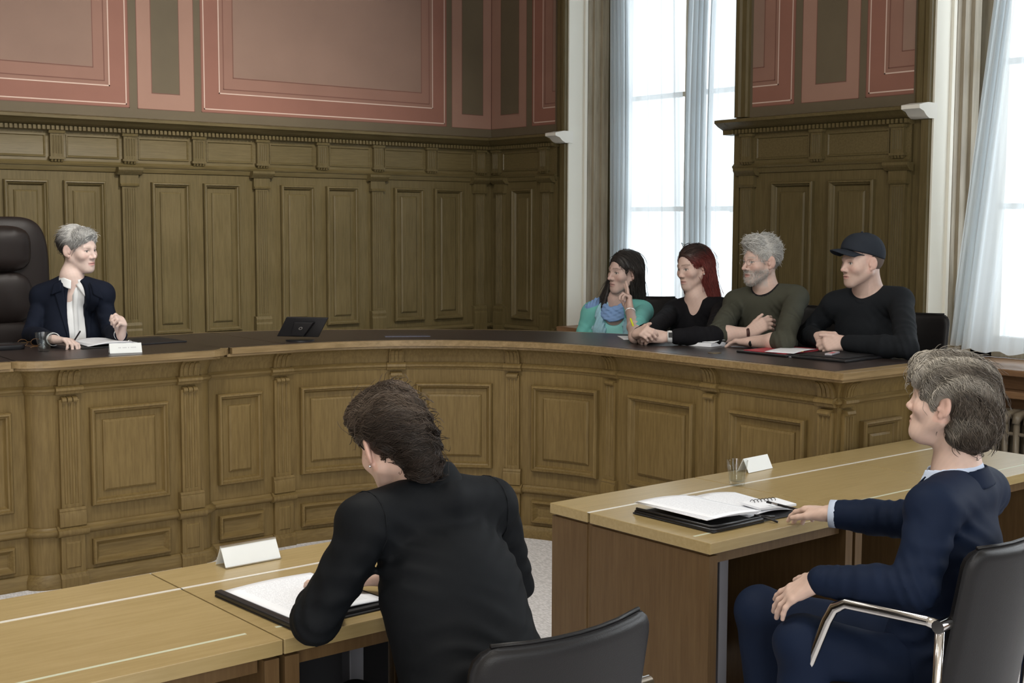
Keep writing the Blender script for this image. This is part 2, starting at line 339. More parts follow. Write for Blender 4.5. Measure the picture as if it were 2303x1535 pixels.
def wainscot(prefix_side, F, u_lo, u_hi, pil, brk, panels, mats, label, sgn=1):
    "one run of wall panelling: base, panels, pilasters, frieze, cornice"
    M_, MH = mats
    root = empty('wainscot'); root['kind'] = 'structure'; root['label'] = label
    b = MB()
    b.loft([[F(u, z, o) for o, z in ((0, 0), (.02, 0), (.02, 2.04), (0, 2.04))] for u in (u_lo, u_hi)]); b.build('backing', M_, root)
    b = MB()  # frieze band and the rail beneath
    sweep_u(b, F, u_lo, u_hi, [(.02, 2.045), (.045, 2.048), (.05, 2.06), (.036, 2.072), (.03, 2.08), (.03, 2.262), (.02, 2.262)])
    b.build('frieze', MH, root, smooth=True)
    b = MB()
    sweep_u(b, F, u_lo-.0, u_hi+.0, [(0, 2.262), (.045, 2.262), (.052, 2.268), (.052, 2.292), (.075, 2.296), (.10, 2.312), (.125, 2.330), (.135, 2.334), (.135, 2.352), (.06, 2.362), (0, 2.370)])
    b.build('cornice', MH, root, smooth=True)
    b = MB(); n = int(abs(u_hi-u_lo)/.0285)
    for i in range(n):
        u = u_lo+(i+.5)*(u_hi-u_lo)/n; h = abs(u_hi-u_lo)/n*.29
        b.loft([[F(a, z, o) for a in (u-h, u+h) for z in ([2.266, 2.291] if a < u else [2.291, 2.266])] for o in (.05, .070)])
    b.build('dentil_band', MH, root)
    for u in pil:
        b = MB(); hw = .062
        fluted(b, F, u-hw*.8, u+hw*.8, 1.04, 1.93, .048, 5)
        sweep_u(b, F, u-hw, u+hw, [(.02, .90), (.062, .90), (.062, .985), (.056, 1.0), (.060, 1.02), (.052, 1.04), (.02, 1.04)])
        sweep_u(b, F, u-hw*1.0, u+hw*1.0, [(.02, 1.925), (.056, 1.925), (.060, 1.935), (.050, 1.945), (.050, 2.0), (.02, 2.0)])
        sweep_u(b, F, u-hw*1.35, u+hw*1.35, [(.02, 1.995), (.055, 2.0), (.075, 2.02), (.082, 2.03), (.082, 2.046), (.02, 2.046)])
        sweep_u(b, F, u-hw, u+hw, [(.02, 0), (.06, 0), (.06, .90), (.02, .90)])
        b.build('pilaster', M_, root)
    for u in brk:
        b = MB(); hw = .042
        fluted(b, F, u-hw, u+hw, 2.10, 2.25, .056, 4)
        sweep_u(b, F, u-hw*1.25, u+hw*1.25, [(.03, 2.245), (.062, 2.245), (.066, 2.262), (.03, 2.262)])
        sweep_u(b, F, u-hw*1.2, u+hw*1.2, [(.03, 2.085), (.062, 2.085), (.062, 2.10), (.03, 2.10)])
        for k in range(4):
            c = u+(-.75+.5*k)*hw
            sweep_u(b, F, c-.0075, c+.0075, [(.03, 2.07), (.052, 2.07), (.058, 2.085), (.03, 2.085)])
        b.build('frieze_bracket', M_, root)
    allb = sorted(list(brk))
    for a, c in zip(allb[:-1], allb[1:]):
        if c-a < .7 and c-a > .2:
            b = MB(); rect_loops(b, F, a+.065, c-.065, 2.098, 2.240, [(0, .028), (0, .036), (.008, .037), (.014, .029), (.018, .026), (.02, .026)])
            b.build('frieze_panel', MH, root)
    for u0, u1 in panels:
        b = MB()
        rect_loops(b, lambda u, z, o: F(u, z, o+.02), u0, u1, .952, 1.955, RAISED); b.build('raised_panel', M_, root)
        b = MB(); rect_loops(b, lambda u, z, o: F(u, z, o+.02), u0, u1, .22, .80, RAISED); b.build('lower_panel', M_, root)
    # curved heads between the pilasters
    b = MB(); sweep_u(b, F, u_lo, u_hi, [(.02, .86), (.04, .865), (.05, .88), (.04, .90), (.02, .905)]); sweep_u(b, F, u_lo, u_hi, [(.02, 0), (.045, 0), (.045, .14), (.03, .16), (.02, .16)])
    sweep_u(b, F, u_lo, u_hi, [(.02, 2.012), (.030, 2.016), (.038, 2.04), (.038, 2.048), (.02, 2.048)])
    b.build('dado_rail', MH, root, smooth=True)
    return root

bays = [(.562+.9585*k) for k in range(-3, 7)]
pil_b = [2.52-.957*2, 2.52-.957, 2.52, 3.473, 4.432, 5.391, 6.350]
panels_b = []
for a, c in zip(pil_b[:-1], pil_b[1:]):
    panels_b += [(a+.155, a+.427), (a+.525, a+.796)]
brk_b = sorted([p+.006 for p in pil_b]+[(a+c)/2+.008 for a, c in zip(pil_b[:-1], pil_b[1:])])
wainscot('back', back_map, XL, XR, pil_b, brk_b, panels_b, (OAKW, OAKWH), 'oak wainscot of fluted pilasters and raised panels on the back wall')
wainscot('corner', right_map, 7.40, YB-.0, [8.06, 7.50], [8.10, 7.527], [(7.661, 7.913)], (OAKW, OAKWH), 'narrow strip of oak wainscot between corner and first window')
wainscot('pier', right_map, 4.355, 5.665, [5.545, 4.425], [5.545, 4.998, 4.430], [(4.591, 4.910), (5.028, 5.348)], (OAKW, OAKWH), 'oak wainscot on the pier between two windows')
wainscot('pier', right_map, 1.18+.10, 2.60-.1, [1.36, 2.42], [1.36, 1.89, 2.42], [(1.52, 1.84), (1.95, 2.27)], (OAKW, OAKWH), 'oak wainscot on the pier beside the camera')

# painted fields above the wainscot
class Painted:
    def __init__(s, F): s.F = F; s.mats = [OLIVE, PINK1, PINK2, PINK3, MAUVE, LINEW, LINED]; s.b = MB(); s.lv = 0
    def rect(s, u0, u1, z0, z1, m_, lv):
        o = .0015+lv*.0007
        if u0 > u1: u0, u1 = u1, u0
        s.b.add([s.F(u0, z0, o), s.F(u1, z0, o), s.F(u1, z1, o), s.F(u0, z1, o)], [(0, 1, 2, 3)], s.mats.index(m_))
    def ring(s, u0, u1, z0, z1, m_, lv, t):
        s.rect(u0, u1, z0, z0+t, m_, lv); s.rect(u0, u1, z1-t, z1, m_, lv); s.rect(u0, u0+t, z0, z1, m_, lv); s.rect(u1-t, u1, z0, z1, m_, lv)
    def big(s, u0, u1, top=4.3):
        if u0 > u1: u0, u1 = u1, u0
        s.rect(u0, u1, 2.432, top, PINK1, 1); s.ring(u0, u1, 2.432, top, LINED, 2, .005)
        s.ring(u0+.019, u1-.019, 2.452, top-.02, LINEW, 3, .0075)
        s.rect(u0+.130, u1-.130, 2.562, top-.13, PINK2, 2); s.ring(u0+.130, u1-.130, 2.562, top-.13, LINEW, 3, .0075)
        s.ring(u0+.163, u1-.163, 2.592, top-.16, LINED, 4, .006)
        if u1-u0 > .6:
            s.rect(u0+.236, u1-.236, 2.672, top-.24, MAUVE, 4); s.ring(u0+.236, u1-.236, 2.672, top-.24, LINED, 5, .005)
    def cen(s, u0, u1, iu, top=4.3):
        if u0 > u1: u0, u1 = u1, u0
        s.rect(u0, u1, 2.430, top, PINK3, 1); s.ring(u0, u1, 2.430, top, LINED, 2, .004)
        s.rect(iu[0], iu[1], 2.535, top-.1, OLIVE, 3); s.ring(iu[0], iu[1], 2.535, top-.1, LINED, 4, .004)
    def done(s, name, label):
        o = s.b.build(name, s.mats); tag(o, label, kind='structure'); return o
P = Painted(back_map)
P.rect(XL, XR, 2.36, ZC, OLIVE, 0)
P.big(4.010, 6.058); P.big(1.458, 3.506); P.big(-1.10, .95)
P.cen(3.560, 3.962, (3.658, 3.857)); P.cen(1.008, 1.410, (1.108, 1.307))
P.cen(6.107, 6.498, (6.204, 6.414))
P.done('wall_back_paint', 'painted rose and olive fields above the back wainscot')
P = Painted(right_map)
P.rect(7.40, YB, 2.36, ZC, OLIVE, 0); P.rect(4.34, 5.57, 2.36, ZC, OLIVE, 0)
P.cen(7.784, 8.215, (7.874, 8.099)); 
def half_field(P, ue, s_, ucut):
    "painted field cut off by the window casing: ue the whole edge, s_ its direction"
    z = 2.43; t = 4.3
    def R(a, c, z0, m_, lv):
        P.rect(a, c, z0, t, m_, lv)
    def Lh(off, z0, m_, lv, th):
        P.rect(ue+s_*off, ue+s_*(off+th), z0, t, m_, lv); P.rect(ue+s_*off, ucut, z0, z0+th, m_, lv)
    R(ue, ucut, z, PINK1, 1); Lh(0, z, LINED, 2, .005); Lh(.020, z+.022, LINEW, 3, .0075)
    R(ue+s_*.125, ucut, z+.125, PINK2, 2); Lh(.125, z+.125, LINEW, 3, .0075); Lh(.152, z+.155, LINED, 4, .006)
    if abs(ucut-ue) > .26: R(ue+s_*.240, ucut, z+.243, MAUVE, 4); Lh(.240, z+.243, LINED, 5, .005)
half_field(P, 7.720, -1, 7.448)
half_field(P, 5.212, 1, 5.545); half_field(P, 4.690, -1, 4.366)
P.cen(4.736, 5.159, (4.828, 5.053))
P.done('wall_right_paint', 'painted rose fields on the window wall piers')

# ---- windows
def window(i, ya, yb):
    lab = ['tall sash window behind the two women, hung with sheer curtains', 'tall sash window at the right edge with oak sill', 'tall window of the same row beside the camera'][i]
    root = empty('window_%d' % (i+1), (XR, (ya+yb)/2, 0)); tag(root, lab, kind='structure')
    def bx(name, m_, boxes, **k):
        b = MB()
        for q in boxes: b.box(*q)
        return b.build(name, m_, root, keep=True, **k)
    # reveal boards (cream), stepped casing behind them
    for y, s_ in ((ya, -1), (yb, 1)):
        b = MB()
        prof = [(XR+.002, 0), (XR+.002, .012), (XR+.035, .012), (XR+.037, .008), (XR+.150, .008), (XR+.152, .024), (XR+.175, .028), (XR+.178, .0)]
        b.loft([[(x, y+s_*o, z) for x, o in prof] for z in (WZ0, WZ1)]); b.build('reveal_board', CREAM, root, keep=True)
        b = MB(); prof = [(XR+.178, 0), (XR+.178, .030), (XR+.215, .036), (XR+.22, .052), (XR+.275, .058), (XR+.28, .075), (XR+.34, .080), (XR+.34, 0)]
        b.loft([[(x, y+s_*o, z) for x, o in prof] for z in (WZ0, WZ1)]); b.build('casing', WOODC, root, keep=True)
        # dark oak architrave on the face of the wall
        b = MB(); prof = [(0, 0), (.030, 0), (.036, .012), (.036, .035), (.026, .05), (.026, .085), (.018, .10), (0, .105)]
        b.loft([[(XR-o, y-s_*u, z) for o, u in prof] for z in (2.372, ZC)]); b.build('architrave', OAKW, root, keep=True)
        b = MB(); b.loft([[(XR-o, y-s_*u, z) for o, u in ((0, .002), (.0275, .002), (.0275, .05), (0, .05))] for z in (0, 2.28)]); b.build('architrave_base', OAKW, root, keep=True)
    # frame, mullions, glazing bars
    fr = [(GX-.04, GX+.04, ya-.16, ya, WZ0, WZ1), (GX-.04, GX+.04, yb, yb+.16, WZ0, WZ1), (GX-.04, GX+.04, yb, ya, WZ0, WZ0+.12), (GX-.04, GX+.04, yb, ya, WZ1-.1, WZ1)]
    yc = (ya+yb)/2
    fr.append((GX-.045, GX+.04, yc-.055, yc+.055, WZ0, WZ1))
    bx('window_frame', FRAMEW, fr, bevel=.006)
    bars = [(GX-.02, GX+.02, yb+.1, ya-.1, z-.017, z+.017) for z in (1.80, 2.62, 3.42)]
    bx('glazing_bars', FRAMEW, bars)
    b = MB(); b.add([(GX, yb, WZ0), (GX, ya, WZ0), (GX, ya, WZ1), (GX, yb, WZ1)], [(0, 1, 2, 3)]); b.build('pane', PANE, root, keep=True)
    # sill and apron
    bx('sill', SILLW, [(XR-.10, GX-.03, yb+.001, ya-.001, WZ0-.035, WZ0)], bevel=.006)
    bx('apron', SILLW, [(XR+.02, XR+.18, yb, ya, WZ0-.12, WZ0-.035), (XR-.06, XR+.18, yb, ya, WZ0-.16, WZ0-.12), (XR+.10, XR+.18, yb, ya, 0, WZ0-.16)], bevel=.005)
WOODC = wood('casing_oak', (.20, .165, .11), (.30, .255, .18), .4, 'z', 8, .08)
FRAMEW = wood('window_frame_paint', (.30, .25, .18), (.42, .37, .28), .4, 'z', 6, .05)
SILLW = wood('sill_oak', (.17, .09, .045), (.27, .155, .08), .38, 'y', 9, .08)
for i, (a, c) in enumerate(WIN): window(i, a, c)
# white painted returns of the cornice where it meets the reveals
for y0, y1 in ((7.314, 7.40), (4.262, 4.35)):
    b = MB(); b.loft([[(XR-o, y, z) for o, z in ((-.03, 2.285), (.045, 2.285), (.075, 2.30), (.10, 2.322), (.142, 2.334), (.142, 2.356), (.06, 2.372), (-.03, 2.372))] for y in (y0-.03, y1)])
    o = b.build('trim_cornice_return', WHITEP, smooth=True); tag(o, 'white painted end of the cornice beside the window', kind='structure')
b = MB(); b.loft([[(XR-o, y, z) for o, z in ((-.03, 2.262), (.05, 2.264), (.052, 2.292), (.10, 2.312), (.135, 2.334), (.135, 2.352), (.06, 2.362), (-.03, 2.370))] for y in (5.665, 5.745)])
o = b.build('trim_cornice_end', OAKWH, smooth=True); tag(o, kind='structure')

# ---- curtains
def curtain(name, y_of, z0, z1, amp, freq, x0, label, hem=None, ny=110, nz=26, solid=.0):
    b = MB(); vs = []; fs = []
    for j in range(nz+1):
        t = j/nz
        for i in range(ny+1):
            s_ = i/ny; y = y_of(s_, t); zb = z0 if hem is None else hem(s_)
            z = z1+(zb-z1)*t
            A = amp(s_, t)
            ph = s_*freq*2*PI
            x = x0 + A*(math.sin(ph+.5*math.sin(ph*.37+2*t))+.3*math.sin(ph*2.3+1.3+t))
            vs.append((x, y+.35*A*math.cos(ph*1.0+.4), z))
    for j in range(nz):
        for i in range(ny): a = j*(ny+1)+i; fs.append((a, a+1, a+ny+2, a+ny+1))
    b.add(vs, fs); o = b.build(name, SHEER, smooth='all')
    tag(o, label, 'curtain', 'sheer curtains at the windows'); return o
Ya, Yb = WIN[0]
def dense(s_, k=.24): return s_+.0
# gathered leading folds (tight waves) then an almost flat sheet
def warp(g, w1):   # first g of the cloth is squeezed into w1 of the width
    return lambda s_: s_*w1/g if s_ < g else w1+(s_-g)*(1-w1)/(1-g)
wa = warp(.55, .20)
curtain('sheer_curtain', lambda s_, t: (Ya-.10+.02*(1-t)) - (wa(s_))*(.74-.03*math.cos(t*3)) - .03*math.exp(-((s_-.5)/.3)**2)*math.sin(t*3.1)*(1 if s_ < .55 else 0),
        .98, 4.05, lambda s_, t: .030 if s_ < .52 else .012, 9, 6.86, 'sheer white curtain with gathered folds behind the dark-haired woman in teal')
wb = warp(.55, .30)
curtain('sheer_curtain', lambda s_, t: (Ya-.93+.05*math.sin(t*2.4)) - wb(s_)*.78, .98, 4.05,
        lambda s_, t: .034 if s_ < .52 else .012, 9, 6.83, 'sheer white curtain with a heavy grey fold behind the red-haired woman')
Ya2, Yb2 = WIN[1]
wc = warp(.35, .16)
curtain('sheer_curtain', lambda s_, t: (Ya2-.36+.34*t) - (wc(s_))*(.72+.12*t), .98, 4.05,
        lambda s_, t: (.032 if s_ < .33 else .015)*(1-.3*t), 10, 6.70, 'sheer white curtain billowing over the sill of the right window', hem=lambda s_: 1.02-.04*math.sin(s_*3)+.008*math.sin(s_*40))
# brass pull on the glazing bar
b = MB(); b.sphere((GX-.09, 6.05, 1.785), .014); o = b.build('window_knob', mat('dark_brass', (.16, .12, .05), .4, metal=.8), smooth='all'); tag(o, 'small dark brass knob on the middle of the window frame', 'knob')

# ---- radiator
def radiator(y0, y1, label):
    root = empty('radiator', (XR-.0, (y0+y1)/2, 0)); tag(root, label, 'radiator')
    n = int((y1-y0)/.062)
    for i in range(n):
        y = y0+(i+.5)*(y1-y0)/n; b = MB()
        for x in (XR-.155, XR-.075, XR+.005):
            b.tube([(x, y, .14), (x, y, .66)], .017, 10)
        b.tube([(XR-.165, y, .12), (XR-.16, y, .10), (XR+.01, y, .10), (XR+.015, y, .12)], .026, 10, flat=(1, 1))
        b.tube([(XR-.170, y, .655), (XR-.155, y, .688), (XR-.075, y, .695), (XR+.005, y, .688), (XR+.015, y, .655)], [.018, .026, .027, .026, .018], 10)
        b.build('radiator_column', RADP, root, keep=True, smooth='all')
    b = MB(); b.tube([(XR-.155, y0+.01, .60), (XR-.155, y1-.01, .60)], .010); b.tube([(XR-.075, y0-.05, .14), (XR-.075, y1+.05, .14)], .012)
    for y in (y0+.15, y1-.15): b.box(XR-.09, XR-.06, y-.02, y+.02, 0, .12)
    b.build('pipe', RADP, root, keep=True, smooth=True)
radiator(2.72, 4.12, 'brown painted column radiator under the right window sill')
for k, (x, y, pw) in enumerate(CEIL_LAMPS):
    b = MB(); b.box(x-.5, x+.5, y-.5, y+.5, ZC-.075, ZC-.0); o = b.build('ceiling_lamp', WHITEP, bevel=.01)
    tag(o, 'square white ceiling lamp housing above the room', 'ceiling lamp', 'square ceiling lamps')
for x, y, tx, pw in ADDED_SPOTS:  # housings for the added wall-brightening spots, out of view
    d = (Vector((tx, YB, 1.5))-Vector((x, y, ZC-.30))).normalized(); p = Vector((x, y, ZC-.30))
    rt_ = empty('added_spotlight', (x, y, ZC)); tag(rt_, 'added white spotlight above the view that brightens the back wall', 'spotlight', 'added ceiling spotlights')
    b = MB(); b.tube([p-d*.02, p-d*.16, p-d*.20], [.22, .20, .12], 20); b.build('housing', WHITEP, rt_, keep=True, smooth=True)
    b = MB(); b.tube([tuple(p-d*.14), (x, y-.08, ZC)], .015, 8); b.build('bracket', WHITEP, rt_, keep=True, smooth=True)

# ================================================================== the curved bench
ZT = 1.07
CX0, CY0, RB = 3.35, 4.72, 1.29
def bench_path():
    P = [(.35, 6.02), (2.03, 6.02)]
    for k in range(1, 9):                        # rounded shoulder
        a = PI+PI/2*k/8; P.append((2.13+.10*math.cos(a), 6.02+.07*math.sin(a)))
    P.append((2.87, 5.95))
    for k in range(1, 9):
        a = -PI/2+PI/2*k/8; P.append((2.87+.07*math.cos(a), 6.02+.07*math.sin(a)))
    P.append((3.35, CY0+RB))
    for k in range(1, 41):
        a = PI/2-PI/2*k/40; P.append((CX0+RB*math.cos(a), CY0+RB*math.sin(a)))
    P += [(4.64, 3.45), (5.20, 3.45)]
    return [np.array(p) for p in P]
BP = bench_path()
def offset_path(P, d):
    "offset to the outside (towards the room), mitred"
    out = []
    for i, p in enumerate(P):
        ns = []
        for a, c in ((i-1, i), (i, i+1)):
            if a >= 0 and c < len(P):
                t = P[c]-P[a]; t = t/np.linalg.norm(t); ns.append(np.array([t[1], -t[0]]))
        n = sum(ns); n = n/np.linalg.norm(n); k = 1/max(.35, float(n@ns[0]))
        out.append(p+n*d*k)
    return out
def sweep_path(mb, P, prof, mi=0, caps=True):
    offs = {}
    for o, z in prof:
        if o not in offs: offs[o] = offset_path(P, o)
    mb.loft([[(*offs[o][i], z) for o, z in prof] for i in range(len(P))], caps, caps, mi=mi)
bench = empty('curved_bench', (3.35, 5.2, 0))
tag(bench, 'long curved oak council bench with raised panels and a dark leather worktop', 'bench')
def bpart(mb, name, m_, parent=None, **k): return mb.build(name, m_, parent or bench, keep=True, **k)
b = MB(); sweep_path(b, BP, [(-.04, 0), (0, 0), (0, .958), (.004, .975), (.018, 1.005), (.045, 1.028), (.075, 1.04), (-.04, 1.04)]); bpart(b, 'front_body', OAK, smooth=True)
b = MB(); sweep_path(b, BP, [(-.01, 0), (.026, 0), (.026, .040), (.019, .050), (.016, .058), (.008, .066), (-.01, .068)]); bpart(b, 'plinth', OAKH, smooth=True)
b = MB(); sweep_path(b, BP, [(-.01, .238), (.008, .242), (.022, .250), (.027, .260), (.025, .270), (.014, .276), (.008, .286), (-.01, .290)]); bpart(b, 'dado_rail', OAKH, smooth=True)
b = MB(); sweep_path(b, BP, [(-.01, .905), (.006, .908), (.009, .916), (.016, .922), (.016, .932), (.008, .938), (.003, .945), (-.01, .946)]); bpart(b, 'frieze_rail', OAKH, smooth=True)
# maps for the straight and curved stretches: (u, z, out)
def mA(u, z, o): return (u, 5.95-o, z)
def mL(u, z, o): return (u, 6.02-o, z)
def mN(u, z, o): return (u, 6.012-o, z)
def mArc(u, z, o):
    a = math.radians(90)-u/RB; return (CX0+(RB-o)*math.cos(a), CY0+(RB-o)*math.sin(a), z)
def mS(u, z, o): return (4.64-o, u, z)
def mE(u, z, o): return (u, 3.45-o, z)
def bench_pilaster(F, c, hw=.056, tip=None):
    r = None
    b = MB(); fluted(b, F, c-hw*.85, c+hw*.85, .372, .880, .020, 3)
    for k in (-1, 0, 1):
        u = c+k*hw*.46; sweep_u(b, F, u-.0105, u+.0105, [(.0, .868), (.030, .868), (.034, .876), (.030, .888), (.0, .896)])
    r = bpart(b, 'pilaster', OAK)
    b = MB(); sweep_u(b, F, c-hw*1.12, c+hw*1.12, [(0, .288), (.034, .288), (.034, .345), (.028, .356), (.03, .362), (.024, .373), (0, .373)])
    sweep_u(b, F, c-hw*1.3, c+hw*1.3, [(0, .236), (.028, .240), (.042, .250), (.046, .262), (.043, .272), (.032, .278), (.02, .290), (0, .290)])
    bpart(b, 'pilaster_base', OAK, r, smooth=True)
    b = MB(); sweep_u(b, F, c-hw*1.15, c+hw*1.15, [(0, 0), (.04, 0), (.04, .044), (.032, .054), (.028, .064), (.02, .068), (0, .070)])
    sweep_u(b, F, c-hw, c+hw, [(0, .06), (.024, .06), (.024, .24), (0, .24)])
    rect_loops(b, F, c-hw*.62, c+hw*.62, .088, .212, [(0, .024), (0, .026), (.006, .031), (.008, .031)])
    bpart(b, 'pedestal', OAK, r)
    b = MB(); sweep_u(b, F, c-hw*1.15, c+hw*1.15, [(0, .903), (.024, .906), (.030, .918), (.036, .924), (.034, .936), (.022, .944), (0, .948)])
    # scrolled bracket under the worktop
    prof = [(0, .945), (.020, .945), (.023, .962), (.028, .985), (.040, 1.005), (.056, 1.018), (.066, 1.028), (.07, 1.04), (0, 1.04)]
    sweep_u(b, F, c-hw*.9, c+hw*.9, prof)
    for k in (-1, 0, 1):
        u = c+k*hw*.48; sweep_u(b, F, u-.008, u+.008, [(0, .950), (.026, .950), (.028, .965), (.034, .986), (.046, 1.004), (.06, 1.014), (0, 1.02)])
    bpart(b, 'bracket', OAK, r)
def bench_panel(F, u0, u1, z0=.367, z1=.832, prof=RAISED, nu=1, low=True):
    b = MB(); rect_loops(b, F, u0, u1, z0, z1, prof, nu); bpart(b, 'raised_panel', OAK)
    b = MB(); rect_loops(b, F, u0+.0, u1-.0, .085, .208, LOWP, nu); bpart(b, 'lower_panel', OAKH)
for c in (2.205, 2.805): bench_pilaster(mA, c)
bench_panel(mA, 2.302, 2.690)
for c in (1.42, .80): bench_pilaster(mL, c)
bench_panel(mL, 1.53, 1.962); bench_panel(mL, .92, 1.30)
bench_pilaster(mN, 3.352, .054)
bench_panel(mN, 2.985, 3.235)
d2u = lambda deg: math.radians(90-deg)*RB
for deg in (61.3, 32.6): bench_pilaster(mArc, d2u(deg), .045)
bench_pilaster(mS, 4.855, .045)
for d0, d1 in ((85.2, 67.0), (56.6, 37.8), (27.7, 9.6)):
    bench_panel(mArc, d2u(d0), d2u(d1), nu=14)
bench_pilaster(mS, 4.173, .045); bench_pilaster(mS, 3.503, .045)
bench_panel(mS, 4.275, 4.722); bench_panel(mS, 3.608, 4.050)
bench_pilaster(mE, 4.700, .040); bench_panel(mE, 4.80, 5.08)
# back of the bench (knee space side), simple boards
b = MB()
b.box(5.18, 5.22, 3.41, 5.2, .33, 1.04); bpart(b, 'back_board', OAK)

# worktop: strip between front and back outlines
def fr_pts(off): return offset_path(BP, off)
def worktop_outline(fo, bo):
    "front point list and matching back point list"
    F_ = offset_path(BP, fo)[:-1]; Bk = []
    N = len(F_)
    for i, p in enumerate(F_):
        q = BP[i]
        if q[0] <= 3.35: Bk.append(np.array([q[0]+0, 6.86+bo]))
        elif i < N-1 and q[1] >= CY0-.001:
            a = math.atan2(q[1]-CY0, q[0]-CX0)
            R_ = 1.93+bo+ .21*max(0, (math.degrees(a)-60)/30)
            Bk.append(np.array([CX0+R_*math.cos(a), CY0+R_*math.sin(a)]))
        else: Bk.append(np.array([5.28+bo, q[1]-.1+(fo-.10)*-1]))
    return F_, Bk
F0, B0 = worktop_outline(.10, 0)
F1, B1 = worktop_outline(.065, -.035)
# end of the straight arm
def slab(name, F_, B_, z0, z1, m_, **k):
    b = MB(); n = len(F_)
    vs = [(*p, z) for z in (z0, z1) for p in list(F_)+list(B_)]
    fs = []
    for i in range(n-1):
        fs.append((2*n+i, 2*n+i+1, 3*n+i+1, 3*n+i)); fs.append((i, n+i, n+i+1, i+1))
        fs.append((i, i+1, 2*n+i+1, 2*n+i)); fs.append((n+i, 3*n+i, 3*n+i+1, n+i+1))
    fs.append((0, 2*n, 3*n, n)); fs.append((n-1, 2*n-1, 4*n-1, 3*n-1))
    b.add(vs, fs); return bpart(b, name, m_, **k)
slab('worktop', F0, B0, 1.040, ZT, EDGE, bevel=.006, seg=3)
F2, B2 = worktop_outline(.080, -.02)
slab('worktop_moulding', F2, B2, 1.026, 1.040, EDGE)
# leather in stretches, thin oak strips between
F1, B1 = worktop_outline(.062, -.038)
cuts = [0, 1, 10+8, len(F1)-1]
def part_slab(i0, i1, trim=.004):
    F_ = [p.copy() for p in F1[i0:i1+1]]; B_ = [p.copy() for p in B1[i0:i1+1]]
    for A in (F_, B_):
        t = A[1]-A[0]; A[0] = A[0]+t/np.linalg.norm(t)*trim
        t = A[-2]-A[-1]; A[-1] = A[-1]+t/np.linalg.norm(t)*trim
    return F_, B_
iseam = [i for i, p in enumerate(BP) if abs(p[0]-3.35) < 1e-6][0]
Fa, Ba = part_slab(0, iseam); slab('leather_inlay', Fa, Ba, ZT-.002, ZT+.0012, LEATHER_TOP)
Fa, Ba = part_slab(iseam, len(F1)-1)
Fa[-1] = Fa[-1]+np.array([0, .030]); Ba[-1] = Ba[-1]+np.array([0, .030])
slab('leather_inlay', Fa, Ba, ZT-.002, ZT+.0012, LEATHER_TOP)
# flush hatch and brass cable cap in the worktop
b = MB()
a = math.radians(60)
c0 = np.array([4.10, 5.93]); tx = np.array([.86, -.51]); ty = np.array([.51, .86])
b.loft([[(*(c0+tx*u+ty*v), z) for u, v in ((-.125, -.03), (.125, -.03), (.125, .03), (-.125, .03))] for z in (ZT, ZT+.006)])
bpart(b, 'cable_hatch', mat('hatch_plastic', (.05, .05, .075), .35), bevel=.002)
for (x, y) in ((4.757, 4.267),):
    b = MB(); b.lathe([(.0, .0), (.033, .0), (.033, .003), (.028, .0035), (0, .0035)], (x, y, ZT+.0008), 28); bpart(b, 'cable_cap', mat('old_brass', (.16, .12, .065), .45, metal=.6), smooth=True)

# ================================================================== front desks
def desk_proto(name, side_l=True, side_r=True):
    root = empty(name); W_, D = .722, .735
    def bx(nm, m_, boxes, mi=None, **k):
        b = MB()
        for q in boxes: b.box(*q)
        return b.build(nm, m_, root, **k)
    bx('front_top', DTOP, [(.0015, W_, 0, .534, .705, .740)], bevel=.0015)
    bx('rear_top', DTOP, [(.0015, W_, .546, D, .705, .740)], bevel=.0015)
    bx('metal_strip', ALUW, [(.0015, W_, .534, .546, .7385, .7408), (.02, W_-.02, .534, .546, .710, .7385)])
    bx('inlay_strip', GREEN_STRIP, [(.03, W_-.045, .088, .098, .738, .7405)])
    if side_l: bx('side_panel', DSIDE, [(.006, .044, .006, .529, 0, .697), (.006, .044, .551, D-.006, 0, .697), (.012, .036, .02, D-.02, .0, .705), (.010, .040, .5, .58, 0, .697)], bevel=.001)
    if side_r: bx('side_panel', DSIDE, [(W_-.044, W_-.006, .006, .529, 0, .697), (W_-.044, W_-.006, .551, D-.006, 0, .697), (W_-.036, W_-.012, .02, D-.02, 0, .705)], bevel=.001)
    bx('modesty_panel', BLACKM, [(.05, W_-.05, D-.16, D-.14, .12, .69)])
    bx('apron', DSIDE, [(.05, W_-.05, .03, .05, .665, .70)])
    bx('leg', STEEL, [(.34, .385, .26, .30, .02, .70), (.34, .385, .05, .52, .0, .02)], bevel=.003)
    return root
GRP = 'oak veneer desks standing in two rows before the bench'
dk = desk_proto('desk'); dk.location = (2.903, 2.61, 0)
tag(dk, 'oak veneer desk with side panel, open portfolio of papers on top', 'desk', GRP)
for x, lab in ((3.628, 'oak veneer desk under the water glass and white name card of the man in blue'), (4.353, 'oak veneer desk at the far end of the row, nothing on it'),
               (1.455, 'oak veneer desk where the person in the black jacket leans, black folder on it'), (.730, 'oak veneer desk with empty top in the lower left corner')):
    c = copy_tree(dk); c.location = (x, 2.61, 0); tag(c, lab)

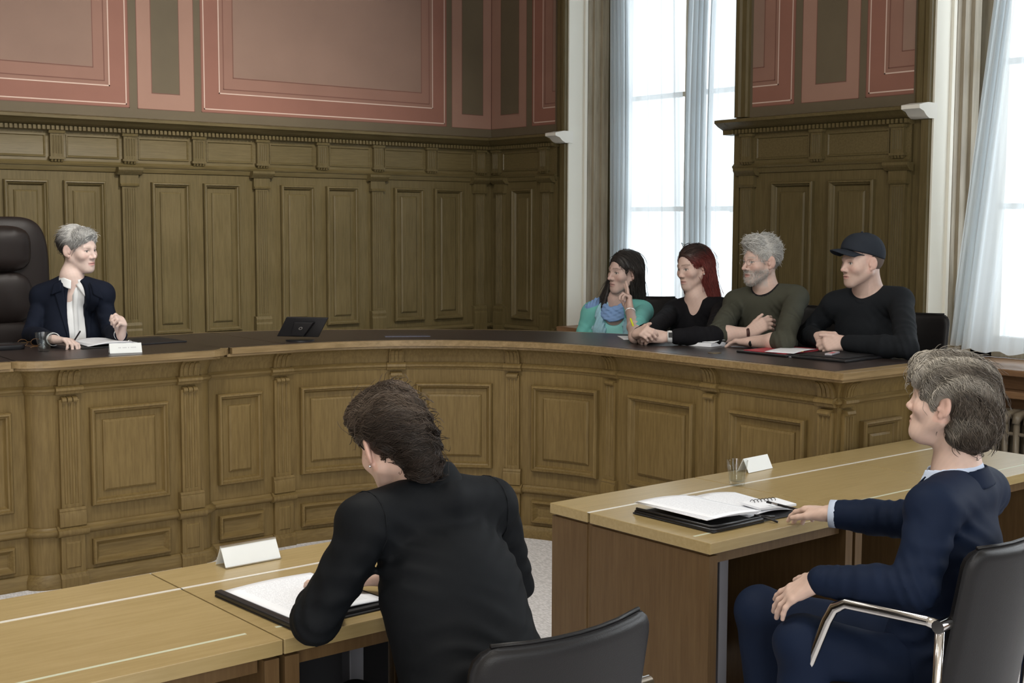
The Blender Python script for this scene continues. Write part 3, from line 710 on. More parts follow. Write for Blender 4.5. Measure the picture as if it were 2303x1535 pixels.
# ================================================================== chairs
def rounded_back(w_, h_, t_, curve=.05, r=.05, n=20):
    "upholstered back: rounded outline, curved about the vertical axis; x across, y thickness, z up"
    b = MB(); nx = nz = n
    def sm(k, n_): t = -1+2*k/n_; return math.copysign(1-(1-abs(t))**1.8, t)
    front = []; back = []
    for j in range(nz+1):
        for i in range(nx+1):
            u, v = sm(i, nx), sm(j, nz)
            z = v*h_/2; dz = max(0, abs(z)-(h_/2-r)); half = w_/2-r+math.sqrt(max(0, r*r-dz*dz)); x = u*half
            qx, qz = abs(x)-(w_/2-r), abs(z)-(h_/2-r)
            d = -(math.hypot(max(qx, 0), max(qz, 0))+min(max(qx, qz), 0)-r); e = min(1, max(0, d)/(t_*.5))
            th = t_/2*math.sqrt(max(0, 1-(1-e)**2)); y0 = curve*(x/(w_/2))**2
            front.append((x, y0+th, z+h_/2)); back.append((x, y0-th, z+h_/2))
    m_ = nx+1
    fs = [(j*m_+i, j*m_+i+1, (j+1)*m_+i+1, (j+1)*m_+i) for j in range(nz) for i in range(nx)]
    b.add(front, fs); b.add(back, [f[::-1] for f in fs]); return b
def weld(o, d=.0005):
    m_ = o.modifiers.new('weld', 'WELD'); m_.merge_threshold = d; return o
def conf_chair(name, bw=.47, arm=True):
    "conference chair facing +y, back at y<0, base origin on the floor"
    root = empty(name)
    T = Matrix.Rotation(math.radians(10), 4, 'X')
    b = rounded_back(bw, .52, .042, curve=.045)
    b.v = [tuple(Matrix.Translation((0, -.235, .375)) @ T @ Vector(v)) for v in b.v]
    weld(b.build('backrest', LEATHER, root, smooth='all'))
    b = MB(); b.tube([tuple(Matrix.Translation((0, -.235, .375)) @ T @ Vector((bw*.42*x, .006+.045*(x*.84)**2, .5205))) for x in (-1, -.6, -.3, 0, .3, .6, 1)], .005, 8)
    b.build('seam', LEATHER, root, smooth='all')
    b = rounded_back(.48, .46, .055, curve=-.01, r=.07)
    b.v = [(x, z-.22, -y+.43) for x, y, z in b.v]
    weld(b.build('seat', LEATHER, root, smooth='all'))
    for s_ in (-1, 1):
        x = s_*.272
        b = MB(); pts = [(x, .175, .40), (x, .17, .43), (x, .085, .645), (x, .065, .682), (x, .03, .702), (x, -.20, .705), (x, -.235, .700)]
        b.tube(pts, [.013, .0135, .0135, .0135, .0135, .0125, .0125], 12, flat=(1.15, .8))
        b.build('armrest', CHROME, root, smooth='all')
        b = MB(); b.tube([(x+s_*.014, -.235, .700), (x-s_*.05, -.235, .700)], .017, 14); b.build('joint', CHROME, root, smooth=True); b = MB(); b.tube([(x+s_*.014, .175, .405), (x-s_*.05, .175, .405)], .017, 14); b.build('joint', CHROME, root, smooth=True)
        b = MB(); b.tube([(x, -.235, .70), (x*.99, -.225, .45), (x*.98, -.20, .06), (x*.98, -.215, .02)], .012, 12)
        b.build('leg', CHROME, root, smooth='all')
        b = MB(); b.tube([(x, .175, .405), (x, .185, .22), (x, .205, .05), (x, .19, .018), (x, .15, .013), (x, -.22, .013)], .012, 12)
        b.build('leg', CHROME, root, smooth='all')
    b = MB(); b.tube([(-.268, .17, .385), (.268, .17, .385)], .010, 10); b.build('stretcher', CHROME, root, smooth='all'); b = MB(); b.tube([(-.26, -.20, .33), (.26, -.20, .33)], .010, 10); b.build('stretcher', CHROME, root, smooth='all')
    return root
ch = conf_chair('conference_chair')
ch.location = (1.705, 2.195, 0); ch.rotation_euler = (0, 0, math.radians(0))
GC = 'black leather conference chairs'
tag(ch, 'black leather chair with chrome arms behind the person in the black jacket', 'chair', GC)
c2 = copy_tree(ch); c2.location = (3.09, 2.05, 0); c2.rotation_euler = (0, 0, math.radians(6)); tag(c2, 'black leather chair with chrome armrest under the man in the blue suit')
c3 = copy_tree(ch); c3.location = (5.80, 4.03, .33); c3.rotation_euler = (0, 0, math.radians(100)); tag(c3, 'black leather chair behind the man in the black cap')
def back_chair(x, y, deg, lab):
    c = copy_tree(ch); c.location = (x, y, .33); c.rotation_euler = (0, 0, math.radians(deg)); tag(c, lab)
back_chair(5.86, 4.66, 95, 'black leather chair behind the grey-haired man'); back_chair(5.86, 5.28, 108, 'black leather chair behind the red-haired woman'); back_chair(5.78, 5.88, 118, 'black leather chair behind the woman in teal')

# high-backed leather chair of the person at the left
hc = empty('executive_chair', (2.42, 7.50, .33)); tag(hc, 'high-backed brown-black leather executive chair at the left edge', 'chair')
def pillow(name, cx, cy, cz, rx, ry, rz, e=3.2, n=40, parent=None, puff=.0, m_=LEATHER_BR, rot=0, wr=0.0):
    b = MB(); loops = []
    for j in range(1, n):
        t = -PI/2+PI*j/n; L = []
        for i in range(2*n):
            p = 2*PI*i/(2*n); ct, st, cp, sp = math.cos(t), math.sin(t), math.cos(p), math.sin(p)
            f = lambda v, q: math.copysign(abs(v)**(2/q), v)
            x, y, z = rx*f(ct, e)*f(cp, e), ry*f(ct, 2.0)*f(sp, 2.0), rz*f(st, e)
            if wr:
                ed = max(abs(x)/rx, abs(z)/rz)**6
                y *= 1-wr*.5*ed*(.5+.5*math.sin(z*120 if abs(x)/rx > abs(z)/rz else x*110))
                y += wr*.02*math.sin(x*14+z*9)*(1-ed)
            L.append((cx+x, cy+y, cz+z))
        loops.append(L)
    b.loft(loops); return b.build(name, m_, parent or hc, keep=True, smooth='all')
pillow('back_shell', 2.43, 7.50, 1.32, .262, .060, .405, e=4)
pillow('headrest', 2.37, 7.425, 1.545, .195, .075, .130, e=3.4, wr=.5)
pillow('back_cushion', 2.38, 7.435, 1.27, .19, .06, .150, e=3.2, wr=.4)
pillow('back_cushion', 2.38, 7.43, 1.02, .19, .06, .125, e=3.2, wr=.4)
pillow('seat_cushion', 2.40, 7.18, .78, .26, .27, .07, e=3.4)
b = MB(); b.tube([(2.40, 7.2, .36), (2.40, 7.2, .74)], .03); 
for k in range(5): a = 2*PI*k/5; b.tube([(2.40, 7.2, .40), (2.40+.28*math.cos(a), 7.2+.28*math.sin(a), .36)], .02)
b.build('base', BLACK, hc, keep=True, smooth=True)
for s_ in (-1, 1):
    b = MB(); b.tube([(2.40+s_*.29, 7.38, .92), (2.40+s_*.29, 7.05, .95), (2.40+s_*.28, 7.0, .80)], .028, 12); b.build('armrest', LEATHER_BR, hc, keep=True, smooth='all')

# ================================================================== smooth solids for people
f32 = np.float32
def V(*a): return np.array(a, dtype=np.float64)
def nrm(v): v = np.asarray(v, float); return v/np.linalg.norm(v)
def basis(yaw, pitch=0, roll=0):
    "columns x right, y forward, z up; yaw = world angle of forward (deg)"
    R = Matrix.Rotation(math.radians(yaw-90), 3, 'Z') @ Matrix.Rotation(math.radians(pitch), 3, 'X') @ Matrix.Rotation(math.radians(roll), 3, 'Y')
    return np.array(R)
class Cone:
    def __init__(s, a, b, ra, rb, flat=None):
        s.a = np.asarray(a, float); s.b = np.asarray(b, float); s.ra = ra; s.rb = rb; s.flat = flat
        s.c = (s.a+s.b)/2; s.R = np.linalg.norm(s.b-s.a)/2+max(ra, rb)*(max(1, flat[1]) if flat else 1)
    def __call__(s, p):
        pa = p-s.a.astype(f32); ba = (s.b-s.a).astype(f32)
        k = 1.0
        if s.flat is not None:
            n = s.flat[0].astype(f32); q = (pa@n)[:, None]*n*f32(1/s.flat[1]-1); pa = pa+q; ba = ba+n*f32((ba@n)*(1/s.flat[1]-1)); k = min(1, s.flat[1])
        L = float(ba@ba)+1e-12
        h = np.clip(pa@ba/L, 0, 1)
        d = pa-h[:, None]*ba
        return (np.sqrt(np.einsum('ij,ij->i', d, d))-(s.ra+(s.rb-s.ra)*h))*f32(k)
class Ell:
    def __init__(s, c, r, B=None):
        s.c = np.asarray(c, float); s.r = np.asarray(r, float)*np.ones(3); s.B = np.eye(3) if B is None else np.asarray(B); s.R = max(s.r)
    def __call__(s, p):
        q = (p-s.c.astype(f32))@s.B.astype(f32); r = s.r.astype(f32)
        a = q/r; k0 = np.sqrt(np.einsum('ij,ij->i', a, a))+1e-9; b = a/r; k1 = np.sqrt(np.einsum('ij,ij->i', b, b))+1e-9
        return k0*(k0-1)/k1
class Box:
    def __init__(s, c, h, B=None, r=.005):
        s.c = np.asarray(c, float); s.h = np.asarray(h, float); s.B = np.eye(3) if B is None else np.asarray(B); s.r = r; s.R = np.linalg.norm(s.h)+r
    def __call__(s, p):
        q = np.abs((p-s.c.astype(f32))@s.B.astype(f32))-(s.h-s.r).astype(f32)
        o = np.maximum(q, 0); return np.sqrt(np.einsum('ij,ij->i', o, o))+np.minimum(q.max(1), 0)-s.r
class Band:
    "collar: a ring of cloth round an axis; r0 at the bottom, r1 at the top; gap = half angle cut out at the front (+y)"
    def __init__(s, c, B, r0, r1, h, t=.004, sx=1.0, sy=1.0, gap=0.0, tilt=0.0):
        s.c = np.asarray(c, float); s.B = np.asarray(B); s.r0 = r0; s.r1 = r1; s.h = h; s.t = t; s.sx = sx; s.sy = sy; s.gap = gap; s.R = max(r0, r1)*max(sx, sy)+h; s.tilt = tilt
    def __call__(s, p):
        q = (p-s.c.astype(f32))@s.B.astype(f32)
        z = q[:, 2]-s.tilt*q[:, 1]
        r = np.sqrt((q[:, 0]/s.sx)**2+(q[:, 1]/s.sy)**2)
        k = np.clip(z/s.h, 0, 1); dr = r-(s.r0+(s.r1-s.r0)*k); dz = np.maximum(np.maximum(-z, z-s.h), 0)
        d = np.sqrt(dr*dr+dz*dz)-s.t
        if s.gap:
            ang = np.abs(np.arctan2(q[:, 0], q[:, 1])); d = np.maximum(d, (s.gap-ang)*r)
        return d
def smin(a, b, k):
    h = np.maximum(k-np.abs(a-b), 0)/k; return np.minimum(a, b)-h*h*(k/4)
class Solid:
    def __init__(s): s.ops = []; s.disp = None; s.lo = np.full(3, 1e9); s.hi = np.full(3, -1e9); s.clip = []
    def u(s, p, k=.01):
        s.ops.append(('u', p, k)); s.lo = np.minimum(s.lo, p.c-p.R-.02); s.hi = np.maximum(s.hi, p.c+p.R+.02); return s
    def sub(s, p, k=.004): s.ops.append(('s', p, k)); return s
    def cut(s, n, o):
        "remove the side n points to"
        s.clip.append((nrm(n), np.asarray(o, float))); return s
    def ev(s, p, cen=None, rad=0):
        d = np.full(len(p), .5, f32)
        for op, q, k in s.ops:
            if cen is not None and np.linalg.norm(q.c-cen)-q.R > rad+k+.03: continue
            e = q(p).astype(f32)
            d = smin(d, e, k) if op == 'u' else -smin(-d, e, k)
        for n, o in s.clip: d = np.maximum(d, (p-o.astype(f32))@n.astype(f32))
        if s.disp is not None: d = d+s.disp(p)
        return d
def polygonise(S, h, BS=20):
    lo = S.lo; N = np.ceil((S.hi-lo)/h).astype(int)+2
    nb = (N+BS-1)//BS
    g = np.arange(BS+1); GI, GJ, GK = np.meshgrid(g, g, g, indexing='ij')
    local = np.stack([GI, GJ, GK], -1).reshape(-1, 3)
    lp = (local*h).astype(f32)
    rad = BS*h*.5*1.7321
    MUL = np.array([(N[1]+BS+8)*(N[2]+BS+8), (N[2]+BS+8), 1], dtype=np.int64)
    ids = []; pos = []; quads = []
    corners = [(i, j, k) for i in (0, 1) for j in (0, 1) for k in (0, 1)]
    edges = [(a, b) for a in range(8) for b in range(a+1, 8) if bin(a ^ b).count('1') == 1]
    for bi in range(nb[0]):
        for bj in range(nb[1]):
            for bk in range(nb[2]):
                base = np.array([bi, bj, bk])*BS; o = lo+base*h; cen = o+BS*h/2
                dc = S.ev(cen[None].astype(f32), cen, rad)[0]
                if dc > rad*1.15+.012 or dc < -(rad*1.6+.03): continue
                near = False
                D = S.ev(lp+o.astype(f32), cen, rad)
                if D.min() > 0 or D.max() < 0: continue
                D = D.reshape(BS+1, BS+1, BS+1); sg = D < 0
                cnt = sum(sg[i:i+BS, j:j+BS, k:k+BS].astype(np.int8) for i, j, k in corners)
                act = np.argwhere((cnt > 0) & (cnt < 8))
                if len(act):
                    vals = np.stack([D[act[:, 0]+i, act[:, 1]+j, act[:, 2]+k] for i, j, k in corners], 1)
                    acc = np.zeros((len(act), 3)); n = np.zeros(len(act))
                    for a, b in edges:
                        va, vb = vals[:, a], vals[:, b]; c = (va < 0) != (vb < 0)
                        t = np.where(c, va/(va-vb+1e-20), 0); ca, cb = np.array(corners[a]), np.array(corners[b])
                        acc += np.where(c[:, None], ca+t[:, None]*(cb-ca), 0); n += c
                    pos.append(o+(act+acc/n[:, None])*h); ids.append((act+base+4)@MUL)
                for ax in range(3):
                    sl0 = [slice(0, BS)]*3; sl1 = [slice(0, BS)]*3; sl1[ax] = slice(1, BS+1)
                    a = sg[tuple(sl0)]; b = sg[tuple(sl1)]; e = np.argwhere(a != b)
                    if not len(e): continue
                    fl = a[e[:, 0], e[:, 1], e[:, 2]]
                    u_, v_ = [(1, 2), (2, 0), (0, 1)][ax]
                    eu = np.zeros(3, int); eu[u_] = 1; ev_ = np.zeros(3, int); ev_[v_] = 1
                    c0 = (e+base+4)@MUL; du = eu@MUL; dv = ev_@MUL
                    q = np.stack([c0-du-dv, c0-dv, c0, c0-du], 1); q[~fl] = q[~fl][:, ::-1]
                    quads.append(q)
    ids = np.concatenate(ids); pos = np.concatenate(pos); quads = np.concatenate(quads)
    srt = np.argsort(ids); sid = ids[srt]
    k = np.clip(np.searchsorted(sid, quads), 0, len(sid)-1); ok = (sid[k] == quads).all(1)
    return pos, srt[k[ok]]
def mesh_obj(name, pos, quads, m_, parent=None, col=None):
    me = bpy.data.meshes.new(name)
    me.vertices.add(len(pos)); me.vertices.foreach_set('co', np.asarray(pos, f32).ravel())
    n = len(quads); k = quads.shape[1]
    me.loops.add(n*k); me.loops.foreach_set('vertex_index', quads.astype(np.int32).ravel())
    me.polygons.add(n); me.polygons.foreach_set('loop_start', np.arange(0, n*k, k, dtype=np.int32))
    me.update(calc_edges=True); me.validate(); me.shade_smooth(); me.materials.append(m_)
    if col is not None:
        a = me.color_attributes.new('Col', 'FLOAT_COLOR', 'POINT')
        a.data.foreach_set('color', np.concatenate([col, np.ones((len(col), 1))], 1).astype(f32).ravel())
    o = bpy.data.objects.new(name, me); C.objects.link(o)
    if parent is not None: adopt(o, parent)
    return o
def solid_obj(name, S, h, m_, parent=None, colf=None, smooth=None):
    smooth = smooth if smooth is not None else (1 if h < .004 else 3)
    pos, q = polygonise(S, h)
    # light smoothing of the grid
    for _ in range(smooth):
        acc = np.zeros_like(pos); cnt = np.zeros(len(pos))
        for i in range(4):
            np.add.at(acc, q[:, i], pos[q[:, (i+1) % 4]]); np.add.at(cnt, q[:, i], 1)
        pos = pos*.5+acc/np.maximum(cnt, 1)[:, None]*.5
    return mesh_obj(name, pos, q, m_, parent, colf(pos) if colf else None)

rng = np.random.default_rng(7)
CLOTHFOLDS = {}
def creases(base, items):
    K = []
    for i, (c, r, ax, wl, amp) in enumerate(items):
        g = np.random.default_rng(100+i); K.append((np.asarray(c, f32), f32(r), (nrm(ax)*2*PI/wl).astype(f32), f32(amp), (g.normal(size=3)*16).astype(f32), (g.normal(size=3)*28).astype(f32), f32(g.uniform(0, 6))))
    def f(p):
        d = base(p)
        for c, r, ax, amp, v1, v2, ph in K:
            q = p-c; w_ = np.exp(-np.einsum('ij,ij->i', q, q)/(r*r))
            if w_.max() < .02: continue
            s_ = q@ax+f32(1.7)*np.sin(q@v1+ph)+f32(.8)*np.sin(q@v2+ph*2)
            rd = (.5+.5*np.sin(s_))**f32(1.6)
            d = d-amp*w_*(rd-f32(.35))
        return d.astype(f32)
    return f
def sleeve_items(b, k=1.0, arms=(0, 1)):
    it = []
    for i, (sh, el, wr) in enumerate(((b.shl, b.ell, b.wrl), (b.shr, b.elr, b.wrr))):
        if i not in arms: continue
        a = nrm(el-sh); c = nrm(wr-el); s_ = -1 if i == 0 else 1
        it += [(el, .085, a*.6+c, .034, .0085*k), (el+(wr-el)*.45, .08, c, .040, .006*k), (sh+(el-sh)*.55, .10, a+b.rt*.5, .055, .006*k),
               (sh+(el-sh)*.12-b.rt*s_*.05-b.up*.06+b.fw*.04, .09, b.up*.7+b.rt*s_*.8, .040, .008*k), (sh-b.rt*s_*.05-b.up*.10-b.fw*.05, .10, b.up*.8-b.rt*s_*.7, .045, .007*k), (wr+(el-wr)*.15, .05, c, .026, .005*k)]
    return it
def folds(amp=.0035, wl=.06, seed=0, stretch=(1, 1, 1)):
    r = np.random.default_rng(seed); K = []
    for i in range(5):
        v = nrm(r.normal(size=3)*np.array(stretch))*2*PI/(wl*1.5/(.55+.35*i)); K.append((v.astype(f32), r.uniform(0, 6), 1/(1+.8*i)))
    if CLOTHFOLDS.get(seed) is not None: amp *= CLOTHFOLDS[seed]
    def f(p):
        w_ = np.sin(p@K[0][0]*f32(.35)+1.3)+np.sin(p@K[1][0]*f32(.4))
        d = 0
        for v, ph, a in K: d = d+a*(.5+.5*np.sin(p@v+f32(ph)+w_*f32(1.6)))**2
        return (d*f32(amp)-f32(amp*1.2)).astype(f32)
    return f

# ------------------------------------------------------------------ head
class Head:
    def __init__(s, o, yaw, pitch=0, roll=0, k=1.0, wide=1.0):
        s.o = np.asarray(o, float); s.B = basis(yaw, pitch, roll); s.k = k; s.w = wide
    def p(s, x, y, z): return s.o+s.B@(np.array([x*s.w, y, z])*s.k)
    def loc(s, P): return (np.asarray(P)-s.o)@s.B/s.k/np.array([s.w, 1, 1])
    def E(s, c, r, rot=None):
        B = s.B if rot is None else s.B@np.array(Matrix.Rotation(rot[1], 3, rot[0])); return Ell(s.p(*c), np.array(r)*s.k*np.array([s.w, 1, 1]), B)
    def K(s, a, b, ra, rb): return Cone(s.p(*a), s.p(*b), ra*s.k, rb*s.k)
def head_ops(S, H, nose=1.0, jaw=1.0, brow=1.0, lips=1.0, cheek=1.0, chin=1.0):
    u = S.u
    u(H.E((0, -.018, .034), (.074, .094, .084)), .02)
    u(H.E((0, .030, -.012), (.060*jaw, .058, .086)), .03)
    for s_ in (-1, 1):
        u(H.K((s_*.053*jaw, -.006, -.045), (s_*.020, .062, -.094), .020, .017), .03)
        u(H.E((s_*.040, .055, -.022), (.024*cheek, .024, .022)), .025)
        u(H.K((s_*.040, .068, .024), (s_*.012, .081, .021), .009*brow, .010*brow), .016)
    u(H.E((0, .070, -.098), (.022*chin, .019, .017)), .022)
    u(H.E((0, .066, -.066), (.033, .022, .030)), .022)
    for s_ in (-1, 1): S.sub(H.E((s_*.031, .092, .006), (.016, .015, .0115)), .014)
    for s_ in (-1, 1):
        u(H.E((s_*.0305, .0665, .005), (.0128, .0128, .0125)), .002)
        u(H.E((s_*.0310, .0700, .0125), (.0150, .0115, .0040), ('X', -.25)), .004)
        u(H.E((s_*.0310, .0695, -.0035), (.0140, .0105, .0030), ('X', .2)), .005)
    u(H.K((0, .080, .016), (0, .101*nose, -.022), .0070, .0088), .013)
    u(H.E((0, .104*nose, -.027), (.0105, .0105, .0095)), .008)
    for s_ in (-1, 1):
        u(H.E((s_*.0125, .092, -.031), (.0075, .0105, .0080)), .006)
        S.sub(H.E((s_*.0068, .100, -.0385), (.0035, .005, .004)), .003)
    u(H.E((0, .0865, -.0565), (.0235, .0095, .0062*lips)), .005)
    u(H.E((0, .0855, -.0685), (.0200, .0100, .0072*lips)), .005)
    S.sub(H.E((0, .0975, -.0622), (.0250, .0085, .0016)), .003)
    for s_ in (-1, 1):
        u(H.E((s_*.0815, -.014, .000), (.0075, .0200, .0330), ('Z', s_*.45)), .007)
        S.sub(H.E((s_*.0915, -.008, .004), (.0075, .0105, .0190), ('Z', s_*.45)), .004)
        u(H.E((s_*.0800, .003, -.010), (.0045, .0050, .0080)), .004)
        u(H.E((s_*.0770, -.004, -.029), (.0065, .0085, .0095)), .004)
SK = np.array([.62, .40, .31])
def skin_col(H, tone=SK, brow=(.10, .07, .05), lip=(.50, .20, .18), beard=None, hands=None, stub=None, browa=.8, lash=True, flush=.35, gaze=0.0, iris=(.07, .06, .055)):
    tone = np.array(tone)
    def f(P):
        q = H.loc(P); x, y, z = np.abs(q[:, 0]), q[:, 1], q[:, 2]
        c = np.tile(tone, (len(P), 1))
        def mixc(col, w_):
            nonlocal c
            w_ = np.clip(w_, 0, 1)[:, None]; c = c*(1-w_)+np.array(col)*w_
        near = (np.abs(q) < .16).all(1)
        def g(v, s_): return np.exp(-(v/s_)**2)
        n = np.sin(P@np.array([210, 160, 190.]))*np.sin(P@np.array([-130, 240, 90.]))
        mixc(tone*np.array([1.02, .80, .78]), flush*near*(g(x-.042, .02)*g(z+.025, .02)*(y > .03)+g(x, .012)*g(z+.03, .012)*(y > .09)+.8*(x > .070)*(np.abs(z) < .05)*(y < .02)))
        if beard is not None:
            wv = near*(y > -.002)*(1/(1+np.exp((z+.040+.25*np.clip(x-.035, 0, 1)*-1-.0)*260)))*(1/(1+np.exp((-.125-z)*200)))
            wv = wv*(1-.92*(g(x/1.35, .017)*g(z+.063, .0085)*(y > .07)))
            wv = wv+near*(y > .075)*g(z+.047, .006)*(x < .026)
            mixc(beard, wv*(.72+.28*n))
        if stub is not None:
            mixc(stub[0], stub[1]*near*(y > -.01)*(1/(1+np.exp((z+.040)*150)))*(.8+.2*n))
        mixc(lip, near*(y > .078)*g(x, .021)**.5*(x < .024)*g(z+.0625, .0095)**1.5*.9)
        mixc(brow, near*browa*(y > .045)*(x > .010)*(x < .052)*g(z-(.0285+.10*np.clip(x-.012, 0, .02)-.25*np.clip(x-.038, 0, 1)), .0042)*(.85+.15*n))
        ed = np.sqrt(((x-.0305)/.0125)**2+((z-.0045)/.0062)**2)
        if lash: mixc((.06, .04, .035), near*(y > .06)*g(ed-1.0, .22)*(z > .0045)*.85)
        mixc((.55, .53, .52), near*(y > .066)*(ed < .86)*(x > .01)*.9)
        mixc(iris, near*(y > .064)*(np.sqrt((q[:, 0]-np.sign(q[:, 0])*.0305-gaze)**2+(z-.0045)**2) < .0058))
        mixc(tone*.42, near*(y > .075)*g(z+.0622, .0016)*(x < .024))
        return c*(1+.03*n[:, None])
    def eyeoff(q): return 0
    return f
SKIN = mat('skin', tuple(SK), .48, sss=.10, attr='Col', bump=.10, bscale=420, spec=.4)

# ------------------------------------------------------------------ hands
def hand_ops(S, W, D, N, side, curls, spread=4, sc_=1.0, thumb=(.55, .25, .3), wrist_r=.026, grip=None):
    """W wrist, D direction of the palm, N direction the palm faces, side=+1: thumb towards cross(N, D)
    curls: per finger (index..little) three bend angles in degrees; thumb=(out, across, bend)"""
    D = nrm(D); N = nrm(np.asarray(N, float)-D*np.dot(N, D)); T = np.cross(N, D)*side; k = sc_
    tips = []
    S.u(Cone(W-D*.012*k, W+D*.012*k, wrist_r*k, wrist_r*.92*k, (N, .72)), .012)
    offs = (.027, .009, -.009, -.026); lens = (.043, .047, .043, .034); pal = (.088, .091, .086, .078); rad = (.0092, .0095, .0090, .0080)
    for i in range(4):
        kn = W+D*pal[i]*k+T*offs[i]*k
        S.u(Cone(W+D*.010*k+T*offs[i]*.55*k, kn, .0155*k, .0125*k, (N, .85)), .014)
    S.u(Cone(W+D*.02*k+T*.018*k+N*.008*k, W+D*.055*k+T*.026*k+N*.008*k, .015*k, .013*k), .014)
    S.u(Cone(W+D*.02*k-T*.018*k+N*.006*k, W+D*.055*k-T*.020*k+N*.006*k, .014*k, .011*k), .014)
    for i in range(4):
        p0 = W+D*pal[i]*k+T*offs[i]*k
        sp = math.radians(spread)*(1.5-i); d0 = D*math.cos(sp)+T*math.sin(sp)
        a = 0; L = lens[i]*k; r = rad[i]*k
        for j, (f_, c) in enumerate(zip((1.0, .62, .48), curls[i])):
            a += math.radians(c); d = d0*math.cos(a)+N*math.sin(a); p1 = p0+d*L*f_
            S.u(Cone(p0, p1, r*(1.04-.07*j), r*(.97-.09*j)), .0045 if j else .009); p0 = p1
        tips.append(p0)
    o, ac, be = thumb
    p0 = W+D*.016*k+T*.022*k+N*.006*k
    d = nrm(D*math.cos(o)+T*math.sin(o)+N*ac); p1 = p0+d*.045*k; S.u(Cone(p0, p1, .0155*k, .0125*k), .014)
    d2 = nrm(d+D*be*.8-T*be*.5+N*be*.3); p2 = p1+d2*.032*k; S.u(Cone(p1, p2, .0110*k, .0100*k), .006)
    d3 = nrm(d2+D*be*.5-T*be*.3); p3 = p2+d3*.024*k; S.u(Cone(p2, p3, .0100*k, .0080*k), .004)
    tips.append(p3); return tips

# ------------------------------------------------------------------ body & garments
class Body:
    def __init__(s, pelvis, chest, neck, shl, shr, ell, elr, wrl, wrr, yaw, fat=1.0, depth=1.0):
        s.pel, s.ch, s.nk, s.shl, s.shr, s.ell, s.elr, s.wrl, s.wrr = [np.asarray(q, float) for q in (pelvis, chest, neck, shl, shr, ell, elr, wrl, wrr)]
        s.yaw = yaw; s.fat = fat; s.dep = depth
        upv = nrm(s.nk-s.pel); fwd = basis(yaw)[:, 1]; fwd = nrm(fwd-upv*np.dot(fwd, upv)); rgt = np.cross(fwd, upv)
        s.B = np.stack([rgt, fwd, upv], 1); s.fw, s.up, s.rt = fwd, upv, rgt
def torso(S, b, off=0.0, low=0.0, shr=.05, bust=0.0):
    f = b.fat
    S.u(Ell(b.ch, (.150*f+off, .105*b.dep+off, .185+off), b.B), .04)
    S.u(Ell(b.pel+(b.ch-b.pel)*.42, (.138*f+off, .108*b.dep+off, .17), b.B), .06)
    S.u(Ell(b.pel, (.165*f+off, .125*b.dep+off, .13), b.B), .06)
    c = (b.shl+b.shr)/2
    S.u(Cone(b.shl, b.shr, shr+off, shr+off, (b.fw, 1.15)), .05)
    top = b.nk-b.up*.03
    for sh in (b.shl, b.shr):
        S.u(Cone(top+(sh-top)*.25-b.fw*.012, top+(sh-top)*.88+b.up*.006, .040+off, .036+off), .05)
    if bust:
        for s_ in (-1, 1): S.u(Ell(b.ch+b.rt*s_*.070+b.fw*(.070+bust*.4)+b.up*(-.015), (.058+off, .048+bust+off, .058+off), b.B), .04)
def arm(S, sh, el, wr, ru=.047, re=.038, rw=.026, off=0.0, k=.03, end=1.0):
    S.u(Cone(sh, el, ru+off, re+off), k)
    m_ = el+(wr-el)*.35
    e2 = el+(wr-el)*end
    S.u(Cone(el, m_, re+off, re*1.03+off), .02); S.u(Cone(m_, e2, re*1.03+off, (re*1.03+(rw-re*1.03)*max(0, (end-.35)/.65))+off), .02)

def jarm(S, b, side, ru, re, rw, end=.95, k=.012):
    "tailored sleeve set into a padded shoulder"
    sh, el, wr = (b.shl, b.ell, b.wrl) if side < 0 else (b.shr, b.elr, b.wrr)
    out = b.rt*side
    S.u(Cone(b.nk-b.up*.055-b.fw*.015, sh+out*.022+b.up*.030, .050, .030, (b.fw, 1.5)), .03)
    S.u(Cone(sh+out*.006-b.up*.012, el, ru, re, (nrm(np.cross(el-sh, b.fw)), .92)), k)
    m_ = el+(wr-el)*.4; e2 = el+(wr-el)*end
    S.u(Cone(el, m_, re, re*.97), .014); S.u(Cone(m_, e2, re*.97, rw), .012)
CLOTH = {}
def cloth(name, col, rough=.85, bump=.30, bscale=700, sheen=.0, var=.05, spec=.18, attr=None):
    if name not in CLOTH: CLOTH[name] = mat(name, col, rough, spec=spec, bump=bump, bscale=bscale, sheen=0, var=var, attr=attr)
    return CLOTH[name]

